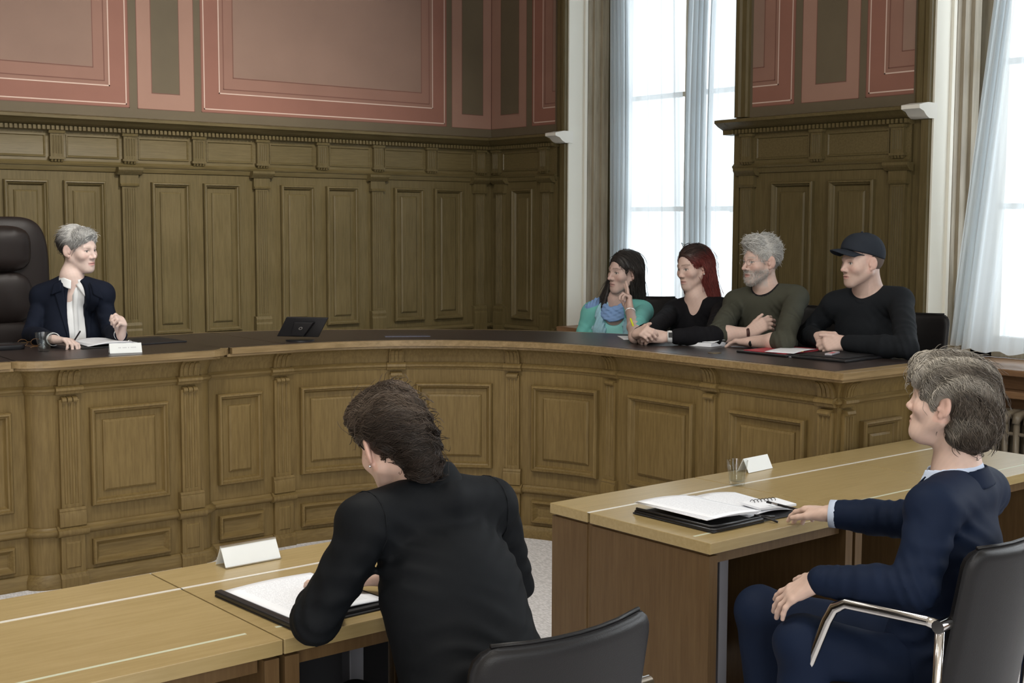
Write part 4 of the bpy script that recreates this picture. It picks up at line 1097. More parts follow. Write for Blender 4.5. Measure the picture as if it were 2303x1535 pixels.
# ------------------------------------------------------------------ hair
HAIRM = {}
def hair_mat(name, rough=.42):
    if name not in HAIRM: HAIRM[name] = mat(name, (.1, .1, .1), rough, spec=.35, attr='Col', bump=.0)
    return HAIRM[name]
def grad(fn, p, e=.002):
    g = np.stack([fn(p+np.array([e, 0, 0], f32))-fn(p-np.array([e, 0, 0], f32)), fn(p+np.array([0, e, 0], f32))-fn(p-np.array([0, e, 0], f32)), fn(p+np.array([0, 0, e], f32))-fn(p-np.array([0, 0, e], f32))], 1)
    return g/(np.linalg.norm(g, axis=1, keepdims=True)+1e-9)
def hair(name, H, S, flow, colf, n=2600, length=.07, steps=9, rad=.0011, lift=.0, base_h=.004, jitter=.25, parent=None, mask=None, wave=0.0, wlen=.03, seed=1, tips_free=.0, m_=None, stray=.04, clump=0, lenf=None, keep=None, base=True):
    "volume S (world) covered by strands that follow flow(local pos)->local direction"
    r = np.random.default_rng(seed); m_ = m_ or hair_mat('hair')
    pos, q = polygonise(S, base_h)
    base_col = colf(H.loc(pos), np.full(len(pos), .5))*.80
    fc = pos[q].mean(1); nrmv = np.cross(pos[q[:, 2]]-pos[q[:, 0]], pos[q[:, 3]]-pos[q[:, 1]]); ar = np.linalg.norm(nrmv, axis=1)
    w_ = ar.copy()
    if mask is not None: w_ = w_*mask(H.loc(fc))
    idx = r.choice(len(fc), n, p=w_/w_.sum()); P = (fc[idx]+r.normal(0, .002, (n, 3))).astype(f32)
    if clump:
        cc = P[r.integers(0, n, clump)]; dd = ((P[:, None, :]-cc[None])**2).sum(2); ci = dd.argmin(1)
        ph = r.uniform(0, 6.28, clump)[ci]; cj = r.normal(0, 1, (clump, 3))[ci]
    else: ph = r.uniform(0, 6.28, n); cj = r.normal(0, 1, (n, 3))
    L = length*(.6+.7*r.random(n)); jit = (cj*.9+r.normal(0, 1, (n, 3))*.25)*jitter; amp = wave*(.6+.8*r.random(n)); lf = lift*(r.random(n)*1.2+.2)
    st = r.random(n) < stray; lf = np.where(st, lf+.16, lf)
    if lenf is not None: L = L*lenf(H.loc(P))
    shade = r.random(n)
    fn = lambda x: S.ev(x.astype(f32))
    path = [P.copy()]; X = P.copy()
    dist0 = .0008
    for k in range(steps):
        t = k/steps
        g = grad(fn, X)
        fl = flow(H.loc(X)) @ H.B.T; fl = fl+jit
        fl = fl-g*np.einsum('ij,ij->i', fl, g)[:, None]*(1-tips_free*t); fl /= np.linalg.norm(fl, axis=1, keepdims=True)+1e-9
        side = np.cross(g, fl)
        s_ = (L*(k+.5)/steps)
        fl = fl+side*(np.cos(ph+s_/wlen*2*PI)*amp*30)[:, None]
        X = X+(fl+g*lf[:, None]*.5)*(L/steps)[:, None]
        d = fn(X); tgt = np.sin(PI*min(1, (k+1)/steps*1.0))*.003+lf*.012*(k+1)
        push = (tgt-d); lim = np.where(d < tgt, push, push*.35*(1-tips_free))
        X = (X+g*lim[:, None]).astype(f32); path.append(X.copy())
    path = np.array(path); K = len(path)
    if keep is not None:
        ok = keep(H.loc(path.reshape(-1, 3))).reshape(K, -1).all(0); path = path[:, ok]; shade = shade[ok]; n = int(ok.sum())
    if not base: pos = pos[:0]; q = q[:0]; base_col = base_col[:0]
    tang = np.gradient(path, axis=0); tang /= np.linalg.norm(tang, axis=2, keepdims=True)+1e-9
    ref = np.array([.3, .2, .93]); a = np.cross(tang, ref); a /= np.linalg.norm(a, axis=2, keepdims=True)+1e-9; b = np.cross(tang, a)
    rr = rad*(.7+.6*r.random(n))[None, :, None]*np.array([.9 if k == 0 else (1 if k < K-2 else (.7 if k == K-2 else .15)) for k in range(K)])[:, None, None]
    ring = [path+(a*math.cos(x)+b*math.sin(x))*rr for x in (0, 2*PI/3, 4*PI/3)]
    vs = np.stack(ring, 2)                     # K,n,3,3
    vid = np.arange(K*n*3).reshape(K, n, 3)
    fs = []
    for k in range(3):
        k2 = (k+1) % 3; fs.append(np.stack([vid[:-1, :, k], vid[:-1, :, k2], vid[1:, :, k2], vid[1:, :, k]], -1).reshape(-1, 4))
    fs = np.concatenate(fs)+len(pos)
    sc_ = colf(H.loc(path.reshape(-1, 3)), np.tile(shade, K))
    allv = np.concatenate([pos, vs.reshape(-1, 3)]); col = np.concatenate([base_col, np.repeat(sc_, 3, axis=0)])
    return mesh_obj(name, allv, np.concatenate([q, fs]), m_, parent, col)
def clear_ear(p):
    x, y, z = np.abs(p[:, 0]), p[:, 1], p[:, 2]
    return ~((x > .062) & (y > -.036) & (y < .010) & (z > -.048) & (z < .024))
def clear_face(p):
    x, y, z = np.abs(p[:, 0]), p[:, 1], p[:, 2]
    return clear_ear(p) & ~((y > .03) & (z < .040) & (x < .056))
def person(loc, label):
    r = bpy.data.objects.new('person', None)
    return r
def person_from(body_obj, label):
    tag(body_obj, label, 'person'); return body_obj

# ================================================================== the people
def onz(px, py, z):
    v = at(px, py, 1.0)-V(0, 0, CAM_Z); return V(0, 0, CAM_Z)+v*((z-CAM_Z)/v[2])
LEFT = nrm(-np.array(rt)); AWAY = nrm(V(fw.x, fw.y, 0)); UPV = V(0, 0, 1)
def mkbody(shl, shr, yaw, lean=.12, tl=.46, side=0, nko=.080, **k):
    shl = np.asarray(shl)-UPV*.024; shr = np.asarray(shr)-UPV*.024; M_ = (shl+shr)/2; f_ = basis(yaw)[:, 1]; r_ = basis(yaw)[:, 0]
    pel = M_-UPV*tl-f_*lean+r_*side; ch = M_+(pel-M_)*.36; nk = M_+UPV*nko+f_*.006
    b = Body(pel, ch, nk, shl, shr, shl, shr, shl, shr, yaw, **k); return b
def neck(S, H, b, r0=.052, r1=.056):
    S.u(Cone(H.p(0, -.032, -.045), b.nk+b.fw*.0, r0*.93, r1), .022)
    S.u(Cone(b.nk, b.ch, .056, .06), .04)
def drape(name, Sld, b, corners, m_, parent, off=.004, n=10, m2=16, thick=.003, o0=None, ax=None):
    "cloth patch laid on a garment: corners in (right, up) metres from the neck point, followed down onto the front"
    o0 = b.nk if o0 is None else o0; A = ax or (b.rt, b.up, b.fw); vs = []
    c = [np.array(q, float) for q in corners]
    for j in range(m2+1):
        for i in range(n+1):
            s_, t = i/n, j/m2; q = (c[0]*(1-s_)+c[1]*s_)*(1-t)+(c[3]*(1-s_)+c[2]*s_)*t
            vs.append(o0+A[0]*q[0]+A[1]*q[1]+A[2]*.34)
    P = np.array(vs); d = -np.asarray(A[2])
    tr = np.zeros(len(P))
    for _ in range(60):
        e = Sld.ev(P.astype(f32))-off; st = np.clip(e, -.01, .05)*.8; st = np.minimum(st, .33-tr); tr += st; P = P+d*st[:, None]
    fs = [(j*(n+1)+i, j*(n+1)+i+1, (j+1)*(n+1)+i+1, (j+1)*(n+1)+i) for j in range(m2) for i in range(n)]
    o = mesh_obj(name, P, np.array(fs), m_, parent)
    md = o.modifiers.new('solid', 'SOLIDIFY'); md.thickness = thick; md.offset = 0
    return o
def glasses(H, parent, m_, z=.006, y=.098, r=.018, rim=.0009, lens=True, kind='spectacles'):
    b = MB()
    for s_ in (-1, 1):
        b.tube([H.p(s_*.031+r*1.15*math.cos(a), y-.004*abs(math.cos(a)), z+r*.85*math.sin(a)) for a in [2*PI*k/20 for k in range(21)]], rim, 6)
        b.tube([H.p(s_*.051, y-.004, z+.004), H.p(s_*.070, .075, z+.006), H.p(s_*.079, .02, z+.006), H.p(s_*.080, -.01, z), H.p(s_*.078, -.02, z-.014)], rim, 6)
    b.tube([H.p(-.010, y, z+.003), H.p(0, y+.002, z+.006), H.p(.010, y, z+.003)], rim, 6)
    return b.build(kind, m_, parent, keep=True, smooth='all')
def wristband(c, d, r, w_, m_, parent, name='bracelet', sq=.86, label=None, up_=None):
    d = nrm(d); a = nrm(np.cross(d, UPV)); b_ = np.cross(a, d); b = MB()
    prof = [(r, -w_/2), (r+.003, -w_/2), (r+.0035, 0), (r+.003, w_/2), (r, w_/2)]
    n = 28; b.loft([[c+d*z+(a*math.cos(2*PI*k/n)+b_*math.sin(2*PI*k/n)*sq)*q for k in range(n)] for q, z in prof], False, False)
    o = b.build(name, m_, parent, keep=True, smooth='all')
    if label: o['label'] = label
    return o
def obox(name, c, B, h, m_, parent, bevel=.002, label=None):
    b = MB(); B = np.asarray(B); b.box(-h[0], h[0], -h[1], h[1], -h[2], h[2], T=lambda x, y, z: tuple(np.asarray(c)+B@V(x, y, z)))
    o = b.build(name, m_, parent, keep=True, bevel=bevel)
    if label: o['label'] = label
    return o
def frame_of(y, z):
    y = nrm(y); z = nrm(np.asarray(z)-y*np.dot(z, y)); return np.stack([np.cross(y, z), y, z], 1)
def legs(b, root, m_, kneel, kneer, footl=None, footr=None, h=.010, r=(.088, .066, .056), name='trousers', zf=0.0):
    T = Solid(); T.u(Ell(b.pel-b.up*.02, (.172, .135, .12), b.B), .03)
    for s_, kn, ft in ((-1, kneel, footl), (1, kneer, footr)):
        hip = b.pel+b.rt*s_*.085-UPV*.03; kn = np.asarray(kn, float)
        ft = np.asarray(ft if ft is not None else (kn[0], kn[1], zf+.10), float)
        T.u(Cone(hip, kn, r[0], r[1]), .04); T.u(Cone(kn, ft, r[1], r[2]), .02)
    T.disp = folds(.005, .11, 31); o = solid_obj(name, T, h, m_, root, smooth=2)
    for ft in ((footl, kneel), (footr, kneer)):
        f_ = np.asarray(ft[0] if ft[0] is not None else (ft[1][0], ft[1][1], zf+.10), float); d = b.fw*1.0; d[2] = 0; d = nrm(d)
        S_ = Solid(); S_.u(Cone(f_-UPV*(f_[2]-zf-.045)-d*.03, f_-UPV*(f_[2]-zf-.035)+d*.15, .044, .034, (UPV, .9)), .02).u(Cone(f_-UPV*.02, f_-UPV*(f_[2]-zf-.05), .042, .046), .03); S_.cut(-UPV, V(0, 0, zf+.004))
        solid_obj('shoe', S_, .008, BLACKM, root)
def mkperson(base, label):
    e = empty('person', tuple(base)); tag(e, label, 'person'); return e
HB, HC, HH = .0034, .0062, .0040      # mesh steps: body, cloth, hair base

# ---------------------------------------------------------------- man in the cap
def cap_man():
    shr, shl = at(1878, 676, 6.62), at(2026, 668, 6.38)
    H = Head(at(1937, 591, 6.44), 157, -4, 0, 1.0, 1.06)
    b = mkbody(shl, shr, 196, lean=.16, tl=.46, fat=1.12, depth=1.2)
    b.elr, b.wrr = onz(1814, 752, 1.125), onz(1846, 762, 1.135)
    b.ell, b.wrl = onz(2040, 783, 1.125), onz(1900, 770, 1.13)
    root = mkperson((b.pel[0], b.pel[1], .33), 'person in a black cap and black sweatshirt with clasped hands at the bench')
    _k = b.fw*V(1, 1, 0); _k = nrm(_k); legs(b, root, cloth('dark_trousers', (.016, .017, .022)), b.pel+_k*.40-b.rt*.11-UPV*.05, b.pel+_k*.40+b.rt*.11-UPV*.05, zf=.33)
    S = Solid(); head_ops(S, H, jaw=1.08, brow=1.3, cheek=1.05); neck(S, H, b, .062, .068); torso(S, b, -.012)
    arm(S, b.shl, b.ell, b.wrl, .042, .034, .028); arm(S, b.shr, b.elr, b.wrr, .042, .034, .028)
    u_ = [(42, 45, 30), (46, 50, 30), (48, 52, 32), (52, 50, 30)]
    hand_ops(S, b.wrl, LEFT*1.0+AWAY*.15-UPV*.10, AWAY*.9-UPV*.45, 1, u_, thumb=(.35, -.25, .3), spread=3)
    hand_ops(S, b.wrr+UPV*.012, -AWAY*.45-LEFT*.55-UPV*.02, -AWAY*.8+LEFT*.2-UPV*.55, -1, u_, thumb=(.2, -.5, .3), spread=5)
    solid_obj('body', S, HB, SKIN, root, skin_col(H, (.60, .43, .37), brow=(.16, .11, .08), stub=((.30, .22, .18), .35), flush=.5))
    G = Solid(); torso(G, b, .012, shr=.052); arm(G, b.shl, b.ell, b.wrl, .054, .041, .031, .008, end=.95, k=.018); arm(G, b.shr, b.elr, b.wrr, .054, .041, .031, .008, end=.93, k=.018)
    G.sub(Ell(b.nk+b.up*.030+b.fw*.02, (.078, .084, .062), b.B), .01); G.disp = creases(folds(.003, .12, 3), sleeve_items(b, .8))
    bl = cloth('black_sweatshirt', (.010, .012, .015))
    solid_obj('sweatshirt', G, HC, bl, root)
    N_ = Solid(); N_.u(Band(b.nk+b.up*-.032+b.fw*.008, b.B, .078, .072, .020, .005, 1.0, 1.05, tilt=-.40)); solid_obj('neckband', N_, .004, bl, root)
    # close-cropped hair and the cap
    hs = Solid(); hs.u(H.E((0, -.026, .020), (.0765, .092, .078)), .01); hs.cut(H.B[:, 1], H.p(0, .030, 0)); hs.cut(-H.B[:, 2], H.p(0, 0, -.045)); hs.sub(H.E((.08, .01, -.03), (.022, .034, .045)), .006).sub(H.E((-.08, .01, -.03), (.022, .034, .045)), .006)
    solid_obj('hair', hs, .004, cloth('cropped_hair', (.13, .10, .085)), root)
    c = Solid()
    c.u(H.E((0, -.016, .044), (.088, .110, .104)), .01); c.u(H.E((0, .032, .075), (.066, .060, .066)), .03); c.cut(-nrm(H.B@V(0, -.34, 1)), H.p(0, -.02, .036)); c.disp = folds(.0012, .06, 2)
    capm = cloth('cap_twill', (.022, .027, .037), bscale=900, bump=.2)
    co = solid_obj('cap', c, .0042, capm, root)
    n1, n2 = 22, 10; vs = []
    for j in range(n2+1):
        for i in range(n1+1):
            a = math.radians(-68+136*i/n1); t = j/n2
            x = math.sin(a)*.083*(1-.10*t); y = .086*math.cos(a)-.006+t*.084*max(0, math.cos(a))**.55
            z = .071-.058*(x/.08)**2*(.55+.35*t)+.020*t-.016*t*t
            vs.append(H.p(x/H.w, y, z))
    fs = [(j*(n1+1)+i, j*(n1+1)+i+1, (j+1)*(n1+1)+i+1, (j+1)*(n1+1)+i) for j in range(n2) for i in range(n1)]
    o = mesh_obj('cap_visor', np.array(vs), np.array(fs), capm, co); md = o.modifiers.new('s', 'SOLIDIFY'); md.thickness = .0045; md.offset = 0
    B2 = MB(); B2.sphere(tuple(H.p(0, -.010, .149)), .0065); B2.build('cap_button', capm, co, keep=True, smooth='all')
    B2 = MB()
    for k in range(6):
        a0 = PI/6+k*PI/3; B2.tube([H.p(.0872*math.cos(a0)*math.cos(t)*1.0, -.016+.1104*math.sin(a0)*math.cos(t), .044+.1045*math.sin(t)) for t in [.05+1.45*i/12 for i in range(13)]], .0010, 5)
    B2.build('cap_seam', capm, co, keep=True, smooth='all')

# ---------------------------------------------------------------- grey-haired man
def grey_man():
    shr, shl = at(1655, 672, 7.12), at(1790, 662, 6.90)
    H = Head(at(1710, 589, 6.97), 168, -3, 0, 1.02, .96)
    b = mkbody(shl, shr, 200, lean=.14, tl=.47, fat=1.0, depth=1.05)
    b.elr, b.wrr = onz(1612, 752, 1.125), onz(1686, 748, 1.135)
    b.ell, b.wrl = onz(1764, 767, 1.12), onz(1690, 768, 1.105)
    root = mkperson((b.pel[0], b.pel[1], .33), 'grey-haired person with beard and glasses in an olive sweater, arms folded')
    _k = b.fw*V(1, 1, 0); _k = nrm(_k); legs(b, root, cloth('dark_trousers', (.016, .017, .022)), b.pel+_k*.40-b.rt*.11-UPV*.05, b.pel+_k*.40+b.rt*.11-UPV*.05, zf=.33)
    S = Solid(); head_ops(S, H, nose=1.05, jaw=.95); neck(S, H, b, .053, .056); torso(S, b, -.012)
    arm(S, b.shl, b.ell, b.wrl, .046, .040, .027); arm(S, b.shr, b.elr, b.wrr, .046, .040, .027)
    d = nrm(onz(1686, 748, 1.135)-onz(1612, 752, 1.125))
    hand_ops(S, b.wrr, nrm(d+UPV*.55), AWAY*.5-UPV*.4+V(.2, 0, 0), -1, [(28, 30, 20), (30, 32, 20), (34, 34, 22), (34, 34, 20)], thumb=(.5, .1, .2), spread=7)
    hand_ops(S, b.wrl, nrm(b.wrl-b.ell), -UPV*.9-AWAY*.3, 1, [(20, 20, 10)]*4, thumb=(.4, 0, .2))
    solid_obj('body', S, HB, SKIN, root, skin_col(H, (.60, .43, .37), brow=(.30, .27, .24), beard=(.42, .38, .36), flush=.5))
    G = Solid(); torso(G, b, .014, shr=.052)
    for sh, el, wr in ((b.shl, b.ell, b.wrl), (b.shr, b.elr, b.wrr)):
        G.u(Cone(sh, el, .059, .050), .018); G.u(Cone(el, el+(wr-el)*.14, .054, .050), .02)
    G.cut(nrm(b.wrr-b.elr), b.elr+(b.wrr-b.elr)*.30) if False else None
    G.sub(Ell(b.nk+b.up*.030+b.fw*.024, (.070, .084, .062), b.B), .01); G.disp = creases(folds(.003, .12, 5), sleeve_items(b, .9))
    ol = cloth('olive_sweater', (.060, .061, .046), attr='Col'); EN = Ell(b.nk+b.up*.030+b.fw*.024, (.070, .084, .062), b.B)
    solid_obj('sweater', G, .0055, ol, root, lambda P: np.where((EN(P.astype(f32)) < .013)[:, None], np.array([.012, .012, .014]), np.array([.060, .061, .046])))
    glasses(H, root, mat('steel_frame', (.5, .5, .52), .25, metal=1), z=.004, y=.100)
    hs = Solid(); hs.u(H.E((0, -.022, .050), (.083, .100, .094)), .02); hs.u(H.E((0, .045, .108), (.052, .040, .028)), .03); hs.cut(nrm(H.B@V(0, 1, -.55)), H.p(0, .058, .045)); hs.cut(-H.B[:, 2], H.p(0, 0, -.055)); hs.sub(H.E((0, .09, -.02), (.09, .085, .085)), .01)
    for s_ in (-1, 1): hs.sub(H.E((s_*.085, .012, -.032), (.024, .036, .044)), .006)
    def col(p, s_): return np.array([.56, .55, .53])*(.75+.55*s_[:, None])*(np.where(p[:, 2] < -.0, .72, 1.0))[:, None]
    def flow(p):
        x, y, z = p[:, 0], p[:, 1], p[:, 2]; top = np.clip(z/.08, 0, 1)[:, None]
        return top*np.stack([.3*np.sign(x)*np.abs(x)*8, np.where(y > 0, .9, -.6), .25+0*x], 1)+(1-top)*np.stack([0*x, -.55+0*x, -.85+0*x], 1)
    hair('hair', H, hs, flow, col, n=2400, length=.040, lift=.10, jitter=.24, parent=root, rad=.0010, tips_free=.25, stray=.05, seed=3, base_h=HH, keep=clear_face)
    bs = Solid(); head_ops(bs, H, nose=1.05, jaw=.95)
    def bmask(p):
        x, y, z = np.abs(p[:, 0]), p[:, 1], p[:, 2]
        return (((y > -.004) & (z < -.036) & (z > -.130) & ~((x < .024) & (z > -.073) & (z < -.054) & (y > .06))) | ((y > .07) & (x < .026) & (z < -.043) & (z > -.053)))*1.0
    hair('beard', H, bs, lambda p: np.stack([0*p[:, 0], .1+0*p[:, 0], -1+0*p[:, 0]], 1), lambda p, s_: np.array([.50, .48, .46])*(.75+.5*s_[:, None]), n=1300, length=.007, steps=3, rad=.0006, lift=.10, jitter=.4, parent=root, mask=bmask, seed=9, base_h=.004, base=False)
    wristband(b.wrr-d*.012, d, .029, .016, mat('brown_strap', (.05, .018, .015), .5), root, 'bracelet', label='brown leather wrist strap')
    dl = nrm(b.wrl-b.ell); wristband(b.wrl-dl*.01, dl, .028, .018, BLACK, root, 'wristwatch', label='black watch on the left wrist')

# ---------------------------------------------------------------- red-haired woman
def red_woman():
    shr, shl = at(1512, 692, 7.48), at(1624, 686, 7.28)
    H = Head(at(1560, 602, 7.36), 172, -10, 3, 1.02, 1.03)
    b = mkbody(shl, shr, 203, lean=.10, tl=.45, fat=1.05, depth=1.1)
    b.elr, b.wrr = onz(1462, 748, 1.12), onz(1432, 752, 1.125)
    b.elr = b.shr+(b.elr-b.shr)*.95
    b.ell, b.wrl = onz(1604, 756, 1.12), onz(1494, 757, 1.115)
    root = mkperson((b.pel[0], b.pel[1], .33), 'red-haired person in a black V-neck top with glasses pushed up on the head')
    _k = b.fw*V(1, 1, 0); _k = nrm(_k); legs(b, root, cloth('dark_trousers', (.016, .017, .022)), b.pel+_k*.40-b.rt*.11-UPV*.05, b.pel+_k*.40+b.rt*.11-UPV*.05, zf=.33)
    S = Solid(); head_ops(S, H, nose=.94, jaw=1.0, brow=.7, cheek=1.08); neck(S, H, b, .050, .054); torso(S, b, -.008, bust=.02)
    arm(S, b.shl, b.ell, b.wrl, .040, .033, .026); arm(S, b.shr, b.elr, b.wrr, .040, .033, .026)
    hand_ops(S, b.wrl, LEFT+UPV*.03-AWAY*.1, AWAY*.75-UPV*.6, 1, [(36, 40, 25), (42, 44, 25), (46, 46, 25), (50, 44, 25)], sc_=.95, thumb=(.5, .1, .3))
    hand_ops(S, b.wrr+UPV*.01, nrm(-AWAY*.8-LEFT*.35+UPV*.15), -LEFT*.7-UPV*.6, -1, [(40, 50, 30), (48, 50, 30), (54, 52, 30), (56, 50, 30)], sc_=.9, thumb=(.5, -.2, .4))
    solid_obj('body', S, HB, SKIN, root, skin_col(H, (.62, .45, .39), brow=(.14, .08, .06), lip=(.52, .20, .19), flush=.55))
    G = Solid(); torso(G, b, .010, shr=.048, bust=.022)
    arm(G, b.shl, b.ell, b.wrl, .050, .040, .030, .006, end=.74, k=.018); arm(G, b.shr, b.elr, b.wrr, .048, .038, .030, .006, end=.8, k=.018)
    G.sub(Cone(b.nk+b.fw*.10+b.up*.0, b.nk+b.fw*.17-b.up*.215, .070, .004), .004); G.sub(Ell(b.nk+b.up*.030+b.fw*.005, (.080, .072, .060), b.B), .012); G.disp = creases(folds(.002, .12, 8), sleeve_items(b, .7))
    solid_obj('top', G, HC, cloth('black_knit', (.006, .006, .008)), root)
    hs = Solid(); hs.u(H.E((0, -.020, .040), (.084, .102, .090)), .02); hs.cut(nrm(H.B@V(0, 1, -.30)), H.p(0, .060, .050)); hs.sub(H.E((0, .085, -.030), (.078, .085, .098)), .01)
    hs.u(Cone(H.p(-.060, -.045, .0), b.nk-b.up*.03-b.fw*.03-b.rt*.085, .040, .034), .03)
    hs.u(Cone(H.p(.060, -.045, .0), b.nk-b.up*.03-b.fw*.03+b.rt*.075, .040, .030), .03)
    hs.u(Cone(H.p(0, -.075, .0), b.nk-b.up*.05-b.fw*.075, .055, .06), .04)
    hs.u(Cone(b.nk+b.rt*.078+b.fw*.06-b.up*.00, b.nk+b.rt*.095+b.fw*.135-b.up*.10, .026, .022), .03); hs.u(Cone(b.nk+b.rt*.095+b.fw*.135-b.up*.10, b.nk+b.rt*.105+b.fw*.165-b.up*.21, .022, .010), .02)
    hs.u(Cone(H.p(-.072, -.03, -.02), b.nk-b.rt*.118-b.up*.05, .034, .030), .03)
    hs.sub(H.E((-.080, .018, -.02), (.020, .030, .040)), .006)
    def col(p, s_):
        k = np.clip((p[:, 2]-.045)/.05+.0+p[:, 1]*4, 0, 1)[:, None]
        return (np.array([.145, .030, .026])*(1-k)+np.array([.050, .030, .026])*k)*(.6+.9*s_[:, None])
    def flow(p):
        x, y, z = p[:, 0], p[:, 1], p[:, 2]; t = np.clip((z-.02)/.08, 0, 1)
        return np.stack([.25*np.sign(x)*t, -.95*t-.12, -.15*t-1.0*(1-t)], 1)
    hair('hair', H, hs, flow, col, n=3000, length=.12, steps=10, lift=.02, jitter=.10, parent=root, rad=.0010, wave=.012, wlen=.09, seed=5, base_h=HH)
    H2 = Head(H.p(0, -.006, .060), 172, 50, 3, 1.0, 1.04)
    glasses(H2, root, BLACK, z=.030, y=.062, r=.019, rim=.0016)
    e = MB(); e.sphere(tuple(H.p(-.079, -.002, -.036)), .005); o = e.build('earring', mat('pearl', (.75, .72, .68), .25), root, keep=True, smooth='all')
    dl = nrm(b.wrl-b.ell); wc = b.wrl-dl*.028
    wristband(wc, dl, .0335, .024, mat('white_rubber', (.72, .73, .74), .5), root, 'wristwatch', label='white rubber watch strap')
    obox('watch_face', wc-AWAY*.033+UPV*.012, frame_of(dl, -AWAY*.85+UPV*.5), (.014, .011, .003), BLACK, root, .002)
    return b

# ---------------------------------------------------------------- woman in teal
def teal_woman():
    shr, shl = at(1332, 694, 7.98), at(1446, 692, 7.76)
    H = Head(at(1404, 611, 7.80), 173, -5, -5, 1.05, .98)
    b = mkbody(shl, shr, 208, lean=.12, tl=.45, fat=1.05, depth=1.1)
    b.elr = b.shr+V(0, 0, -.245)+LEFT*.085; b.wrr = b.elr-UPV*.05-AWAY*.22
    b.ell, b.wrl = onz(1428, 757, 1.105), at(1417, 698, 7.56)
    root = mkperson((b.pel[0], b.pel[1], .33), 'dark-haired person in a teal top and blue scarf resting the cheek on two fingers')
    _k = b.fw*V(1, 1, 0); _k = nrm(_k); legs(b, root, cloth('dark_trousers', (.016, .017, .022)), b.pel+_k*.40-b.rt*.11-UPV*.05, b.pel+_k*.40+b.rt*.11-UPV*.05, zf=.33)
    S = Solid(); head_ops(S, H, nose=1.02, jaw=.96, brow=.8); neck(S, H, b, .048, .052); torso(S, b, -.008, bust=.022)
    arm(S, b.shl, b.ell, b.wrl, .043, .031, .025); arm(S, b.shr, b.elr, b.wrr, .043, .036, .025)
    cheek = H.p(-.066, .035, -.012)
    hd = nrm(at(1411, 622, 7.62)-b.wrl)
    hand_ops(S, b.wrl, hd, -AWAY*.15+LEFT*.9, 1, [(4, 6, 4), (2, 4, 4), (62, 70, 40), (66, 70, 40)], sc_=.95, spread=2, thumb=(.55, .35, .3))
    solid_obj('body', S, HB, SKIN, root, skin_col(H, (.57, .41, .36), brow=(.09, .06, .05), lip=(.42, .17, .17), flush=.45))
    tealc = cloth('teal_jersey', (.17, .50, .47), var=.06)
    G = Solid(); torso(G, b, .008, shr=.046, bust=.024); G.sub(Ell(b.nk+b.fw*.07-b.up*.055, (.075, .085, .085), b.B), .012); G.sub(Ell(b.nk+b.up*.02, (.095, .085, .062), b.B), .01); G.disp = folds(.003, .08, 9)
    solid_obj('top', G, HC, cloth('aqua_top', (.27, .62, .61)), root)
    G = Solid(); torso(G, b, .014, shr=.044, bust=.022); G.u(Cone(b.shl, b.shl+(b.ell-b.shl)*.80, .052, .043), .02); arm(G, b.shr, b.elr, b.wrr, .053, .044, .034, .007, end=.95)
    G.sub(Ell(b.nk+b.fw*.13-b.up*.24, (.088, .14, .36), b.B), .01); G.sub(Ell(b.nk+b.up*.02, (.095, .085, .062), b.B), .01); G.disp = creases(folds(.003, .10, 11), sleeve_items(b, .8))
    solid_obj('cardigan', G, HC, tealc, root)
    sc1 = cloth('blue_scarf', (.22, .36, .64), bscale=120, bump=.6, var=.25); sc2 = cloth('pale_scarf_band', (.33, .56, .67), bscale=120, bump=.7, var=.3)
    sf = Solid(); sf.u(Band(b.nk-b.up*.050+b.fw*.018, b.B, .084, .068, .045, .014, 1.05, 1.12, tilt=-.40), .01); sf.disp = creases(folds(.003, .04, 13), [(b.nk-b.up*.03, .16, b.up+b.rt*.25, .020, .0075), (b.nk-b.up*.03+b.fw*.08, .08, b.up-b.rt*.5, .026, .006)])
    so = solid_obj('scarf', sf, .005, sc1, root)
    for s_, pts, m_ in ((-1, [(-.060, .02, .03), (-.100, -.02, .06), (-.105, -.10, .115), (-.098, -.19, .135), (-.090, -.30, .14)], sc2), (1, [(.058, .015, .04), (.088, -.03, .06), (.085, -.12, .120), (.070, -.21, .145), (.062, -.32, .14)], sc2),
                        (1, [(.06, .02, .0), (.12, .005, .01), (.165, -.025, .01), (.185, -.07, .02)], sc1), (-1, [(-.07, .02, -.01), (-.12, .0, .02), (-.135, -.07, .08), (-.130, -.17, .105)], sc1)):
        t_ = Solid(); Q = [b.nk+b.rt*x+b.up*(z-.042)+b.fw*y for x, z, y in pts]
        for a, c in zip(Q[:-1], Q[1:]): t_.u(Cone(a, c, .030, .032, (b.fw, .55)), .02)
        t_.disp = creases(folds(.003, .05, 14+s_), [((Q[0]+Q[-1])/2, .25, b.rt+b.up*.25, .020, .006)]); o = solid_obj('scarf_end', t_, .0055, m_, so)
    hs = Solid(); hs.u(H.E((0, -.020, .040), (.082, .100, .088)), .02); hs.sub(H.E((.0, .092, -.035), (.074, .090, .100)), .01)
    for s_ in (-1, 1):
        hs.u(Cone(H.p(s_*.062, -.02, .02), b.nk+b.rt*s_*.085-b.up*.02+b.fw*.0, .036, .032), .03)
    hs.u(Cone(H.p(-.07, -.04, .0), b.nk-b.rt*.135-b.up*.02-b.fw*.02, .040, .034), .03)
    hs.u(Cone(H.p(0, -.075, .0), b.nk-b.up*.04-b.fw*.07, .05, .055), .04)
    hs.u(Cone(H.p(.070, .020, .01), b.nk+b.rt*.070+b.fw*.06-b.up*.03, .016, .013), .02)
    hs.sub(H.E((-.078, .012, -.012), (.022, .030, .040)), .006)
    def col(p, s_): return np.array([.035, .030, .028])*(.5+1.4*s_[:, None]**2)
    def flow(p):
        x, y, z = p[:, 0], p[:, 1], p[:, 2]; t = np.clip((z-.04)/.07, 0, 1)
        return np.stack([.9*np.sign(x+.01)*t, -.35*t-.1, -.3*t-1.0*(1-t)], 1)
